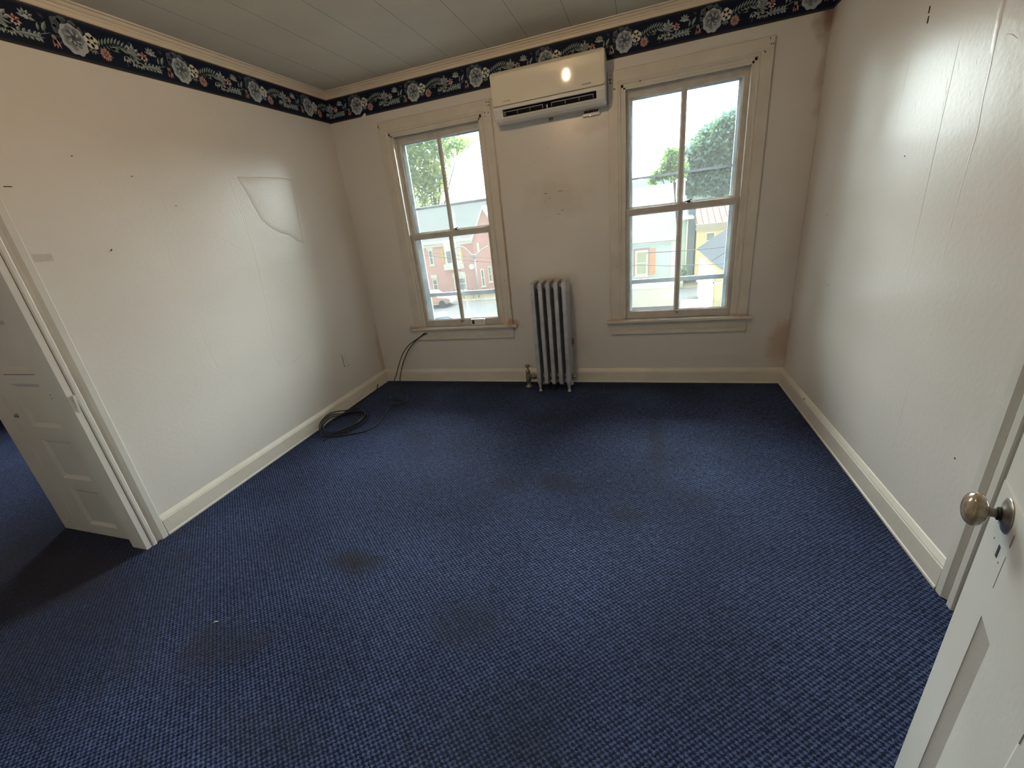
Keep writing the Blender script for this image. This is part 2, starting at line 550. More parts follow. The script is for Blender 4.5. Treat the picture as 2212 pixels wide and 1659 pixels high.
wb = MB()
wall_with_holes(wb, -4.9, W, 0, H, [(-2.6 - HW, -2.6 + HW, ZB, ZT)] + [(c - HW, c + HW, ZB, ZT) for c in XC], 0, T, 'wall_back_paint')
for pts in ([(3.157, .43), (3.16, .33), (3.168, .133)], [(1.43, .41), (1.418, .3), (1.41, .2), (1.389, .136)], [(.36, 2.45), (.352, 2.35), (.343, 2.15)],
            [(3.30, .43), (3.36, .415), (3.43, .43)], [(1.995, 2.16), (2.0, 2.1), (2.004, 2.0)], [(2.45, .43), (2.51, .418), (2.56, .43)]):
    ridge(wb, pts, .0022, .0016, 'wall_back_paint', 'y-')
# scuffs and specks on the pier between the windows
random.seed(3)
for x, z, a in [(1.90, 1.66, .03), (2.02, 1.665, .035), (1.93, 1.62, .012), (1.89, 1.60, .008), (1.83, 1.90, .004), (1.94, 1.985, .005), (2.03, 1.52, .016),
                (2.0, 1.49, .012), (1.72, 1.75, .004), (3.56, 1.10, .004), (.33, 1.25, .004), (2.36, 1.05, .004), (.30, .60, .003)]:
    wb.box(x - a / 2, x + a / 2, -0.0006, 0.001, z - .0017, z + .0017, 'nail')
tag(wb.build('wall_back'), kind='structure')

wl = MB()
WLT = 0.10
wl.box(-WLT, 0, -5.6, -3.42, 0, H, 'wall_left_paint')
wl.box(-WLT, 0, -3.42, -2.615, 2.08, H, 'wall_left_paint')
wl.box(-WLT, 0, -2.615, 0, 0, H, 'wall_left_paint')
for pts, wd, ht in (([(-1.262, 2.03), (-1.262, 1.9), (-1.25, 1.6), (-1.262, 1.35), (-1.30, .97), (-1.31, .85)], .003, .0022),
                    ([(-1.235, 2.0), (-1.235, 1.8), (-1.24, 1.5), (-1.27, 1.2)], .0025, .0015),
                    ([(-1.83, 1.13), (-1.84, 1.0), (-1.82, .79)], .0032, .0022), ([(-1.847, 1.65), (-1.85, 1.56), (-1.868, 1.46)], .003, .002),
                    ([(-.70, 1.95), (-.70, 1.8), (-.69, 1.6)], .0022, .0014), ([(-.60, .75), (-.6, .62), (-.6, .45)], .003, .0015),
                    ([(-1.62, 1.75), (-1.50, 1.62), (-1.38, 1.53), (-1.26, 1.49)], .003, .0014), ([(-1.18, 1.36), (-1.02, 1.2), (-.9, 1.06)], .0025, .0014),
                    ([(-1.38, .89), (-1.25, .865), (-1.1, .83), (-1.05, .68)], .003, .0016), ([(-1.38, .89), (-1.36, .72), (-1.33, .64), (-1.2, .63), (-1.05, .68)], .003, .0016),
                    ([(-2.30, 1.74), (-2.3, 1.6)], .002, .001), ([(-1.5, .98), (-1.38, .9)], .002, .0012)):
    ridge(wl, pts, wd, ht, 'wall_left_paint', 'x+')
# blister where the old paper has lifted: a thin raised skin
bl = [(-1.205, 1.985), (-1.17, 1.90), (-1.14, 1.81), (-1.10, 1.70), (-1.03, 1.64), (-.955, 1.60), (-.86, 1.575), (-.80, 1.53), (-.73, 1.505),
      (-.715, 1.62), (-.705, 1.75), (-.69, 1.88), (-.675, 1.99), (-.8, 2.0), (-1.0, 1.995)]
cy = sum(p[0] for p in bl) / len(bl); cz = sum(p[1] for p in bl) / len(bl)
rg = []
for s_, h in ((1.0, -.0004), (.96, .0005), (.8, .0011), (.55, .0016), (.25, .0017)):
    rg.append([(h, cy + (p[0] - cy) * s_, cz + (p[1] - cz) * s_) for p in bl])
wl.rings(rg, 'wall_left_paint', True, True)
for y, z in ((-2.147, 2.028), (-1.90, 1.95), (-1.13, 1.91), (-1.71, 1.80)):
    wl.box(-.001, .0008, y - .004, y + .004, z - .002, z + .002, 'nail')
wl.box(-.001, .0008, y - .75, y - .72, 1.88, 1.884, 'nail')
wl.add([(.0008, -2.481, 1.563), (.0008, -2.408, 1.560), (.0008, -2.406, 1.594), (.0008, -2.479, 1.598)], [(0, 1, 2, 3)], 'patch')
tag(wl.build('wall_left'), kind='structure')

wr = MB()
wr.box(W, W + .15, -2.24, T, 0, H, 'wall_right_paint')
wr.box(W, W + .15, -3.06, -2.24, 2.06, H, 'wall_right_paint')
wr.box(W, W + .15, -5.6, -3.06, 0, H, 'wall_right_paint')
for pts, wd, ht in (([(-1.60, 2.03), (-1.605, 1.95), (-1.624, 1.80), (-1.63, 1.7), (-1.645, 1.6), (-1.64, 1.5), (-1.635, 1.3), (-1.64, 1.1)], .004, .0014),
                    ([(-1.60, 2.06), (-1.607, 1.93), (-1.618, 1.83)], .012, .005),
                    ([(-1.41, 2.0), (-1.414, 1.8), (-1.42, 1.5), (-1.424, 1.3), (-1.43, 1.0)], .0022, .0014),
                    ([(-1.50, 1.95), (-1.51, 1.75)], .002, .001),
                    ([(-1.071, 1.99), (-1.067, 1.85), (-1.061, 1.6)], .003, .0022),
                    ([(-1.634, .72), (-1.63, .5), (-1.627, .24)], .0022, .0014), ([(-1.62, .95), (-1.62, .82)], .002, .001),
                    ([(-1.72, 1.84), (-1.69, 1.86), (-1.66, 1.87)], .003, .003), ([(-1.46, 1.93), (-1.43, 1.945)], .003, .002)):
    ridge(wr, pts, wd, ht, 'wall_right_paint', 'x-')
random.seed(11)
for i in range(14):
    y = -1.05 - random.random() * .75; z = 1.45 + random.random() * .6
    l = .01 + random.random() * .02
    ridge(wr, [(y, z + l), (y - .004, z), (y - .006, z - l)], .003, .0012, 'wall_right_paint', 'x-')
for y, z in ((-1.150, 2.095), (-1.156, 2.06)):
    wr.box(W - .0012, W + .001, y - .005, y + .003, z - .012, z + .012, 'nail')
for y, z in ((-.42, 1.3), (-.62, .9), (-2.0, .5), (-1.2, 1.56)):
    wr.box(W - .0008, W + .001, y - .003, y + .003, z - .003, z + .003, 'nail')
tag(wr.build('wall_right'), kind='structure')

wf = MB()
wf.box(0, 2.0, -3.81, -3.69, 0, H, 'plain_wall')
wf.box(2.0, 3.02, -3.81, -3.69, 2.06, H, 'plain_wall')
wf.box(3.02, W, -3.81, -3.69, 0, H, 'plain_wall')
tag(wf.build('wall_front'), kind='structure')
wh = MB(); wh.box(-4.9, W + .25, -5.72, -5.6, 0, H, 'plain_wall')
tag(wh.build('wall_hall'), kind='structure')
wh = MB(); wh.box(-5.0, -4.9, -5.6, T, 0, H, 'plain_wall')
tag(wh.build('wall_far_left'), kind='structure')

# ---------------------------------------------------------------- baseboards and crown
BBH = 0.131


def bb_prof():
    return [(0, 0), (.024, 0), (.024, .010), (.020, .014), (.019, .100), (.016, .104), (.016, .108), (.004, .129), (0, .131)]


b = MB()
b.prism(bb_prof(), lambda p, t: (t, -p[0], p[1]), 0, W, 'trim')
tag(b.build('baseboard_back'), kind='structure')
b = MB()
b.prism(bb_prof(), lambda p, t: (p[0], t, p[1]), -2.492, 0, 'trim')
tag(b.build('baseboard_left'), kind='structure')
b = MB()
b.prism(bb_prof(), lambda p, t: (W - p[0], t, p[1]), -2.137, 0, 'trim')
b.box(W - .022, W - .018, -.6, -.594, .11, .118, 'nail')
tag(b.build('baseboard_right'), kind='structure')

cp = [(0, 2.649), (.008, 2.649), (.012, 2.653), (.013, 2.668), (.017, 2.671), (.020, 2.676), (.020, 2.680), (.027, 2.683), (.034, 2.690), (.036, 2.694),
      (.050, 2.696), (.052, 2.702), (0, 2.702)]
b = MB(); b.prism(cp, lambda p, t: (t, -p[0], p[1]), 0, W, 'crown')
tag(b.build('trim_1'), kind='structure')
b = MB(); b.prism(cp, lambda p, t: (p[0], t, p[1]), -3.69, 0, 'crown')
tag(b.build('trim_2'), kind='structure')
b = MB(); b.prism(cp, lambda p, t: (W - p[0], t, p[1]), -3.69, 0, 'crown')
tag(b.build('trim_3'), kind='structure')


# ---------------------------------------------------------------- floral wallpaper border
BZ0, BZ1 = 2.4685, 2.652
PER = 0.5555
LAY = 0.00012


class Drawing:
    def __init__(self): self.p = []

    def poly(self, pts, k, l): self.p.append((pts, k, l))

    def disc(self, cx, cz, r, k, l, n=20, sc=0.0, lob=7, ph=0.0, sq=1.0):
        pts = []
        for i in range(n):
            a = 2 * PI * i / n
            q = r * (1 + sc * math.sin(lob * a + ph))
            pts.append((cx + q * math.cos(a), cz + q * math.sin(a) * sq))
        self.poly(pts, k, l)

    def leaf(self, cx, cz, ang, ln, wd, k1='b_leaf', k2='b_leafl', l=1):
        ca, sa = math.cos(ang), math.sin(ang)
        def t(u, v): return (cx + u * ca - v * sa, cz + u * sa + v * ca)
        up = [t(0, 0), t(ln * .25, wd * .42), t(ln * .55, wd * .5), t(ln * .85, wd * .2), t(ln, 0)]
        dn = [t(ln, 0), t(ln * .8, -wd * .25), t(ln * .5, -wd * .5), t(ln * .2, -wd * .35), t(0, 0)]
        self.poly(up[:-1] + [t(ln, 0)], k2, l)
        self.poly(dn, k1, l)


def unit():
    d = Drawing(); Z = 2.558
    random.seed(5)
    # background sprigs in dull blue
    for i in range(16):
        x = random.random() * PER - .09; z = Z + (random.random() - .5) * .13
        d.leaf(x, z, random.random() * 6.28, .022, .007, 'b_blue', 'b_blue', 1)
    # peony
    for dx, dz, r in ((-.050, .050, .026), (-.022, .062, .023), (.014, .058, .022), (.034, .042, .020), (-.058, .022, .02)):
        d.disc(dx, Z + dz, r, 'b_pd', 2, 14, .12, 5, dx * 90)
        d.disc(dx + .002, Z + dz - .004, r * .6, 'b_blue', 3, 10, .15, 4, dx * 70)
    d.disc(0, Z - .004, .057, 'b_pl', 4, 36, .055, 9, .5, 1.12)
    d.disc(.001, Z + .002, .044, 'b_pm', 5, 30, .10, 7, 1.2, 1.12)
    d.disc(.003, Z + .004, .030, 'b_pd', 6, 24, .14, 6, .2, 1.1)
    for a in (0.3, 1.3, 2.4, 3.4, 4.3, 5.3):
        d.leaf(.003 + .012 * math.cos(a), Z + .004 + .012 * math.sin(a), a + .5, .027, .015, 'b_pm', 'b_pl', 7)
    d.disc(.020, Z - .030, .020, 'b_pl', 7, 16, .1, 5, 0, .8)
    d.disc(.018, Z - .028, .011, 'b_pm', 8, 12, .1, 5, 0, .8)
    d.disc(.002, Z + .004, .008, 'b_blue', 8, 10)
    # cream blossom and red eyes
    for a in range(5):
        t = a * 2 * PI / 5 + .4
        d.disc(.081 + .016 * math.cos(t), Z + .012 + .019 * math.sin(t), .0165, 'b_cream', 5, 12, .06, 5, a)
    d.disc(.081, Z + .012, .011, 'b_cream', 6, 10)
    d.disc(.074, Z + .018, .004, 'b_creamd', 7, 8); d.disc(.091, Z + .014, .004, 'b_creamd', 7, 8); d.disc(.083, Z + .002, .0035, 'b_creamd', 7, 8)
    for a in (3.7, 4.2, 4.8, 5.4):
        d.leaf(.078, Z - .018, a, .028, .010, 'b_leaf', 'b_leafl', 3)
    # pink daisy
    for i in range(16):
        a = i * 2 * PI / 16
        d.leaf(.132 + .007 * math.cos(a), Z - .031 + .008 * math.sin(a), a, .022, .0098, 'b_red' if i % 2 else 'b_pink', 'b_pink', 6)
    d.disc(.132, Z - .031, .009, 'b_red', 7, 10); d.disc(.132, Z - .031, .004, 'b_pink', 8, 8)
    # ferns rising to the upper right
    st = [(.115, .0), (.150, .018), (.190, .026), (.23, .02)]
    for i in range(9):
        t = i / 8
        x = .112 + .13 * t; z = Z + .0 + .030 * math.sin(t * 2.2)
        d.leaf(x, z, 1.25 - .5 * t, .042 - .012 * abs(t - .5), .010, 'b_leaf', 'b_leafl', 3)
        d.leaf(x + .004, z, -1.1 + .5 * t, .026, .009, 'b_leaf', 'b_leaf', 3)
    for a, ln in ((.25, .05), (.05, .045), (-.2, .045)):
        d.leaf(.165, Z + .006, a, ln, .011, 'b_leaf', 'b_leafl', 4)
    # lily spray
    for a, ln, wd in ((1.45, .052, .020), (2.1, .045, .024), (.75, .044, .020), (.2, .05, .018), (2.8, .035, .02)):
        d.leaf(.283, Z + .010, a, ln, wd, 'b_pm', 'b_pl', 5)
    d.disc(.283, Z + .014, .017, 'b_pm', 6, 12, .15, 5)
    for a, ln in ((-.25, .06), (-.7, .068), (-1.05, .062), (-1.45, .05), (2.75, .055)):
        d.leaf(.262, Z + .004, a, ln, .014, 'b_leaf', 'b_leafl', 4)
    for cx, cz in ((.235, -.028), (.277, -.040), (.304, -.042)):
        for a in (-2.1, -1.6, -1.1, -.6):
            d.leaf(cx, Z + cz + .018, a, .034, .013, 'b_leafl', 'b_pl', 5)
    # small pink flower, pale flower, holly, long leaf, bud
    for a in (.4, 1.5, 2.6):
        d.leaf(.336, Z + .012, a, .023, .015, 'b_red', 'b_pink', 6)
    for a in (3.8, 4.5, 5.2, 5.9):
        d.leaf(.337, Z + .010, a, .024, .013, 'b_pink', 'b_cream', 6)
    for a in (-.2, .5, 1.1, 1.7, 2.3, 3.0):
        d.leaf(.386, Z + .036, a, .033, .014, 'b_pm', 'b_pl', 5)
    d.disc(.386, Z + .036, .010, 'b_pl', 6, 10)
    for i, x in enumerate((.330, .350, .370, .390, .405)):
        d.leaf(x, Z - .033, 1.0, .025, .014, 'b_leaf', 'b_leafl', 4)
        d.leaf(x, Z - .033, -1.0, .023, .014, 'b_leafl', 'b_leafl', 4)
    d.leaf(.32, Z - .036, .03, .112, .016, 'b_leaf', 'b_leafl', 5)
    d.leaf(.432, Z - .003, 1.05, .050, .017, 'b_leaf', 'b_leafl', 4)
    d.leaf(.415, Z - .006, 1.35, .036, .012, 'b_leaf', 'b_leafl', 3)
    d.leaf(.41, Z - .022, .35, .06, .005, 'b_leaf', 'b_leaf', 3)
    for a in (-1.9, -1.55, -1.2):
        d.leaf(.470, Z - .018, a, .044, .014, 'b_red', 'b_pink', 5)
    d.disc(.470, Z - .016, .010, 'b_creamd', 6, 10)
    return d


UNIT = unit()


def border(mb, length, peony_at, place, left_cut=None):
    """place(s, z, h): distance along wall, height, offset from wall -> 3-D"""
    def quad(s0, s1, z0, z1, h, k):
        mb.add([place(s0, z0, h), place(s1, z0, h), place(s1, z1, h), place(s0, z1, h)], [(0, 1, 2, 3)], k)
    quad(0, length, BZ0, BZ1, .0006, 'b_ground')
    for z0, z1, k in ((BZ0, BZ0 + .0035, 'b_gold'), (BZ0 + .0075, BZ0 + .0095, 'b_gold'), (BZ0 + .015, BZ0 + .0165, 'b_line'),
                      (BZ1 - .0045, BZ1, 'b_gold'), (BZ1 - .010, BZ1 - .008, 'b_gold'), (BZ1 - .018, BZ1 - .0165, 'b_line')):
        quad(0, length, z0, z1, .0008, k)
    s = peony_at
    while s > -PER: s -= PER
    while s < length + PER:
        for pts, k, l in UNIT.p:
            q = [(min(max(s + p[0], 0), length), p[1]) for p in pts]
            if max(a for a, _ in q) - min(a for a, _ in q) < 1e-5: continue
            h = .0009 + l * LAY
            mb.add([place(a, z, h) for a, z in q], [tuple(range(len(q)))], k)
        s += PER


b = MB()
border(b, W, 0.300, lambda s, z, h: (s, -h, z))
# torn notch at the lower edge near the left corner where wall paint shows
b.add([(.325, -.0028, BZ0 - .001), (.375, -.0028, BZ0 - .001), (.372, -.0028, BZ0 + .020), (.366, -.0028, BZ0 + .024)], [(0, 1, 2, 3)], 'wall_back_paint')
tag(b.build('wallpaper_border'), 'dark floral wallpaper border above the two windows', 'wallpaper border')
b = MB()
border(b, 3.69, 3.69 - .259 - PER * 6, lambda s, z, h: (h, -3.69 + s, z))
tag(b.build('wallpaper_border'), 'dark floral wallpaper border along the top of the left wall', 'wallpaper border')
b = MB()
border(b, 3.69, 0.30, lambda s, z, h: (W - h, -s, z))
tag(b.build('wallpaper_border'), 'dark floral wallpaper border turning the right corner onto the right wall', 'wallpaper border')


# ---------------------------------------------------------------- windows
def nail_dots(mb, pts, y):
    for x, z, r in pts:
        ring = [(x + r * math.cos(a * PI / 4), y, z + r * 1.4 * math.sin(a * PI / 4)) for a in range(8)]
        mb.add(ring, [tuple(range(7, -1, -1))], 'nail')


def window(name, xc, dots):
    root = empty(name, (0, 0, 0))
    tag(root, kind='structure')
    c = MB()
    HO = .5205
    zt = 2.396
    # side and head casings with an inner bead and a moulded back edge
    prof = [(0, 0), (0, -.018), (.003, -.021), (.066, -.021), (.070, -.018), (.074, -.018), (.077, -.024), (.084, -.024), (.088, -.017), (.0905, -.010), (.0905, 0)]
    for sgn in (-1, 1):
        vs = []
        for p in prof:
            x = xc + sgn * (HO - p[0]); vs.append((x, p[1], ZB)); vs.append((x, p[1], zt - p[0] * 1.06))
        n_ = len(prof)
        fs = [(2 * i, 2 * i + 2, 2 * i + 3, 2 * i + 1) for i in range(n_ - 1)]
        if sgn < 0: fs = [q[::-1] for q in fs]
        c.add(vs, fs, 'wintrim')
    vs = []
    for p in prof:
        vs.append((xc - HO + p[0], p[1], zt - p[0] * 1.06)); vs.append((xc + HO - p[0], p[1], zt - p[0] * 1.06))
    c.add(vs, [(2 * i, 2 * i + 1, 2 * i + 3, 2 * i + 2) for i in range(len(prof) - 1)], 'wintrim')
    nail_dots(c, [(xc + a, z, r) for a, z, r in dots], -.0216)
    tag(c.build('casing', root), 'wide painted casing with old nail holes')
    # jamb lining, inner stop, parting bead, outer jamb
    j = MB()
    for sgn in (-1, 1):
        j.box(xc + sgn * .4305, xc + sgn * .415, -.012, .10, ZB, ZT, 'wintrim')
        j.box(xc + sgn * .4305, xc + sgn * .402, -.008, .010, ZB, ZT, 'wintrim')
        j.box(xc + sgn * .416, xc + sgn * .405, .050, .058, ZB, ZT, 'wintrim')
        j.box(xc + sgn * .4305, xc + sgn * .405, .10, .155, ZB, ZT, 'stormjamb')
    j.box(xc - .43, xc + .43, -.012, .10, 2.282, ZT + .001, 'wintrim')
    j.box(xc - .43, xc + .43, -.008, .010, 2.270, ZT, 'wintrim')
    j.box(xc - .43, xc + .43, .10, .155, 2.262, ZT, 'stormjamb')
    j.box(xc - .43, xc + .43, 0.085, .20, ZB - .03, ZB + .004, 'stormjamb')
    j.build('jamb', root)
    # stool and apron
    s = MB()
    s.box(xc - .560, xc + .560, -.052, 0, .556, ZB, 'wintrim')
    s.box(xc - .43, xc + .43, 0, .09, .556, ZB, 'wintrim')
    s.build('window_stool', root, bevel=.006, seg=3)
    a = MB()
    ap = [(0, .556), (-.017, .556), (-.017, .487), (-.013, .484), (-.013, .480), (-.019, .476), (-.019, .452), (-.013, .444), (0, .444)]
    a.prism(ap, lambda p, t: (t, p[0], p[1]), xc - .521, xc + .521, 'wintrim')
    a.build('apron', root)

    def sash(nm, y0, y1, z0, z1, gb, gt, lab=None):
        q = MB()
        g = .374
        q.box(xc - .414, xc - g, y0, y1, z0, z1, 'sash')
        q.box(xc + g, xc + .414, y0, y1, z0, z1, 'sash')
        q.box(xc - g, xc + g, y0, y1, z0, gb, 'sash')
        q.box(xc - g, xc + g, y0, y1, gt, z1, 'sash')
        q.box(xc - .012, xc + .012, y0 + .002, y1 - .004, gb, gt, 'sash')
        # glazing putty bevels
        for (xa, xb) in ((xc - g, xc - .012), (xc + .012, xc + g)):
            e = .009
            ym = (y0 + y1) / 2
            for (p0, p1, q0, q1) in (((xa, gb), (xb, gb), (xb - e, gb + e), (xa + e, gb + e)), ((xa, gt), (xa, gb), (xa + e, gb + e), (xa + e, gt - e)),
                                     ((xb, gb), (xb, gt), (xb - e, gt - e), (xb - e, gb + e)), ((xb, gt), (xa, gt), (xa + e, gt - e), (xb - e, gt - e))):
                q.add([(p0[0], y0 + .003, p0[1]), (p1[0], y0 + .003, p1[1]), (q0[0], ym, q0[1]), (q1[0], ym, q1[1])], [(0, 1, 2, 3)], 'sash')
        o = q.build(nm, root)
        for (xa, xb) in ((xc - g, xc - .010), (xc + .010, xc + g)):
            p = MB()
            ym = (y0 + y1) / 2
            p.box(xa - .001, xb + .001, ym, ym + .003, gb - .002, gt + .002, 'glass')
            p.build('pane', o)
        return o
    up = sash('upper_sash', .060, .092, 1.435, 2.283, 1.466, 2.226)
    lo = sash('lower_sash', .014, .048, .5795, 1.462, .640, 1.420)
    tag(lo, 'lower sash with chipped paint and rust stains')
    k = MB()
    lx = xc + .062
    k.lathe((lx, .034, 1.462), (0, 0, 1), [(0, .013), (.006, .013), (.008, .008), (.012, .008)], 'dark', 12)
    k.tube([(lx - .028, .030, 1.470), (lx - .012, .030, 1.474), (lx + .014, .030, 1.480), (lx + .018, .030, 1.484)], .004, 'dark', 8)
    k.box(lx - .012, lx + .026, .030, .048, 1.4615, 1.466, 'dark')
    k.build('sash_lock', root)
    k = MB()
    k.lathe((xc + .004, .014, .632), (0, -1, 0), [(0, .010), (.005, .009), (.008, .006), (.016, .007), (.020, .012), (.026, .012), (.030, .006)], 'oldmetal', 14)
    k.build('sash_lift_knob', root)
    # storm window outside
    st = MB()
    y0, y1 = .112, .128
    st.box(xc - .406, xc - .352, y0, y1, ZB, 2.262, 'stormjamb')
    st.box(xc + .352, xc + .406, y0, y1, ZB, 2.262, 'stormjamb')
    st.box(xc - .352, xc + .352, y0, y1, 2.212, 2.262, 'stormjamb')
    st.box(xc - .352, xc + .352, y0, y1, ZB, .612, 'stormjamb')
    so = st.build('storm_window_frame', root)
    r1 = MB(); r1.box(xc - .3525, xc + .3525, y0 - .002, y1 - .002, .860, .896, 'storm'); tag(r1.build('storm_rail', so), 'thick dark grey lower rail')
    r1 = MB(); r1.box(xc - .3525, xc + .3525, y0 + .002, y1, 1.673, 1.690, 'storm'); tag(r1.build('storm_rail', so), 'thin grey upper rail')
    r1 = MB(); r1.box(xc - .3525, xc + .3525, .119, .121, .611, 2.213, 'stormglass'); r1.build('storm_pane', so)
    return root


window('window_1', XC[0], [(-.505, 2.375, .003), (-.508, 2.362, .005), (-.496, 2.35, .003), (.490, 2.375, .004), (.508, 2.372, .004), (.492, 2.35, .003), (.510, 2.350, .0045),
                           (.468, 2.305, .004), (.497, 2.302, .004), (.468, 2.28, .003), (-.46, 2.29, .002), (-.46, 1.6, .002), (.49, .99, .003), (.48, 1.95, .002)])
window('window_2', XC[1], [(-.505, 2.372, .003), (-.508, 2.345, .0055), (-.492, 2.345, .003), (-.505, 2.325, .005), (-.482, 2.285, .003), (-.474, 2.282, .004),
                           (.492, 2.383, .0035), (.500, 2.352, .0035), (.511, 2.352, .0035), (.470, 2.315, .004), (.463, 2.322, .003), (-.47, 1.03, .003), (-.30, 2.30, .004)])
# unseen window added to the neighbouring room (its daylight falls on the carpet beyond the left doorway)
w3 = empty('window_3'); tag(w3, kind='structure')
q = MB()
for a, bq in ((-.43, -.39), (.39, .43), (-.012, .012)):
    q.box(-2.6 + a, -2.6 + bq, .05, .09, ZB, ZT, 'sash')
q.box(-3.03, -2.17, .05, .09, ZB, ZB + .05, 'sash'); q.box(-3.03, -2.17, .05, .09, ZT - .05, ZT, 'sash'); q.box(-3.03, -2.17, .05, .09, 1.43, 1.47, 'sash')
q.build('window_frame', w3)
q = MB(); q.box(-3.02, -2.18, .068, .072, ZB, ZT, 'glass'); q.build('pane', w3)


# ---------------------------------------------------------------- left doorway: casing, jamb, open leaf
c = MB()
lp = [(0, -2.496), (.020, -2.496), (.022, -2.499), (.022, -2.527), (.018, -2.531), (.008, -2.540), (.008, -2.556), (.020, -2.562), (.022, -2.566), (.022, -2.580), (.018, -2.586), (0, -2.586)]
c.prism(lp, lambda p, t: (p[0], p[1], t), 0, 2.16, 'doorpaint')
c.box(0, .020, -3.54, -2.586, 2.06, 2.16, 'doorpaint')
c.box(0, .020, -3.54, -3.44, 0, 2.16, 'doorpaint')
tag(c.build('trim_4'), kind='structure')
c = MB()
c.box(-WLT - .002, .018, -2.617, -2.590, 0, 2.08, 'doorpaint')
c.box(-WLT - .002, .018, -3.44, -3.415, 0, 2.08, 'doorpaint')
c.box(-WLT - .002, .018, -3.44, -2.590, 2.06, 2.08, 'doorpaint')
tag(c.build('trim_5'), kind='structure')


def panel_recess(mb, s0, s1, z0, z1, t, k, side, bev=.022, dep=.011):
    """moulded recess with a flat field on one face of a leaf lying in the local x-z plane, thickness along y"""
    yf = 0 if side < 0 else t
    d = dep if side < 0 else -dep
    e = bev
    o = [(s0, z0), (s1, z0), (s1, z1), (s0, z1)]
    i = [(s0 + e, z0 + e), (s1 - e, z0 + e), (s1 - e, z1 - e), (s0 + e, z1 - e)]
    vs = [(p[0], yf, p[1]) for p in o] + [(p[0], yf + d, p[1]) for p in i]
    fs = [(0, 1, 5, 4), (1, 2, 6, 5), (2, 3, 7, 6), (3, 0, 4, 7), (4, 5, 6, 7)]
    if side > 0: fs = [f_[::-1] for f_ in fs]
    mb.add(vs, fs, k)


def leaf_mesh(mb, wd, ht, t, cells, k, bv=.022):
    """cells: panel openings (s0,s1,z0,z1); the faces are built as a grid with holes so the recesses are real"""
    ss = sorted({0, wd} | {c_[0] for c_ in cells} | {c_[1] for c_ in cells})
    zs = sorted({0, ht} | {c_[2] for c_ in cells} | {c_[3] for c_ in cells})
    for a in range(len(ss) - 1):
        for b_ in range(len(zs) - 1):
            cs_, cz_ = (ss[a] + ss[a + 1]) / 2, (zs[b_] + zs[b_ + 1]) / 2
            if any(c_[0] < cs_ < c_[1] and c_[2] < cz_ < c_[3] for c_ in cells): continue
            for yf, rev in ((0, False), (t, True)):
                f_ = [(0, 1, 2, 3)]
                if rev: f_ = [(3, 2, 1, 0)]
                mb.add([(ss[a], yf, zs[b_]), (ss[a + 1], yf, zs[b_]), (ss[a + 1], yf, zs[b_ + 1]), (ss[a], yf, zs[b_ + 1])], f_, k)
    mb.add([(0, 0, 0), (0, t, 0), (0, t, ht), (0, 0, ht)], [(0, 3, 2, 1)], k)
    mb.add([(wd, 0, 0), (wd, t, 0), (wd, t, ht), (wd, 0, ht)], [(0, 1, 2, 3)], k)
    mb.add([(0, 0, ht), (wd, 0, ht), (wd, t, ht), (0, t, ht)], [(0, 1, 2, 3)], k)
    mb.add([(0, 0, 0), (wd, 0, 0), (wd, t, 0), (0, t, 0)], [(3, 2, 1, 0)], k)
    for c_ in cells:
        for sd in (-1, 1):
            panel_recess(mb, *c_, t, k, sd, bv)


# leaf folded open into the neighbouring room, seen edge-on through the doorway; local x runs to -x
d1 = empty('door_1', (-.802, -2.577, .004)); tag(d1, kind='structure')
q = MB()
leaf_mesh(q, .716, 2.03, .035, [(.293, .548, a, b_) for a, b_ in ((.070, .328), (.402, .655), (.735, .990), (1.062, 1.32), (1.39, 1.65), (1.72, 1.95))], 'doorpaint')
q.box(.156, .160, -.0012, .001, .0, 2.03, 'trim')
for s_, z_ in ((.62, .18), (.69, .30), (.60, .93), (.60, .91), (.62, .88), (.05, .08), (.08, .06)):
    q.box(s_ - .003, s_ + .003, -.0006, .001, z_ - .002, z_ + .003, 'nail')
q.box(.29, .56, -.0008, .001, 1.040, 1.043, 'dark')
q.build('door_leaf', d1)
q = MB()
q.lathe((.195, 0, .80), (0, -1, 0), [(0, .012), (.004, .012), (.006, .007), (.012, .006)], 'oldmetal', 14)
tag(q.build('latch_hole_plate', d1), 'small tarnished latch hole')
# white keeper on the jamb corner
q = MB()
q.add([(-.022, -2.588, .835), (.017, -2.592, .841), (.036, -2.592, .945), (-.019, -2.588, .939), (-.022, -2.600, .835), (.017, -2.602, .841), (.036, -2.602, .945), (-.019, -2.600, .939)],
      [(0, 1, 2, 3), (7, 6, 5, 4), (0, 4, 5, 1), (1, 5, 6, 2), (2, 6, 7, 3), (3, 7, 4, 0)], 'whiteplastic')
q.add([(-.008, -2.6025, .852), (.010, -2.6035, .855), (.024, -2.6035, .930), (-.004, -2.6025, .927)], [(3, 2, 1, 0)], 'trim')
q.add([(-.004, -2.6030, .856), (.006, -2.604, .858), (.010, -2.604, .925), (.004, -2.603, .925)], [(3, 2, 1, 0)], 'whiteplastic')
for z_ in (.846, .936):
    q.box(.004 if z_ < .9 else .012, .008 if z_ < .9 else .016, -2.6045, -2.602, z_ - .002, z_ + .002, 'oldmetal')
tag(q.build('magnetic_catch'), 'small white catch plate screwed to the left door frame', 'catch plate')
# hook nail on the left wall
q = MB()
q.tube(smooth_path([(-.002, -2.156, 1.585), (.012, -2.158, 1.583), (.022, -2.162, 1.585), (.026, -2.163, 1.590)], 4), .0022, 'dark', 6)
tag(q.build('wall_hook'), 'small dark hook stuck in the left wall beside the doorway', 'hook')

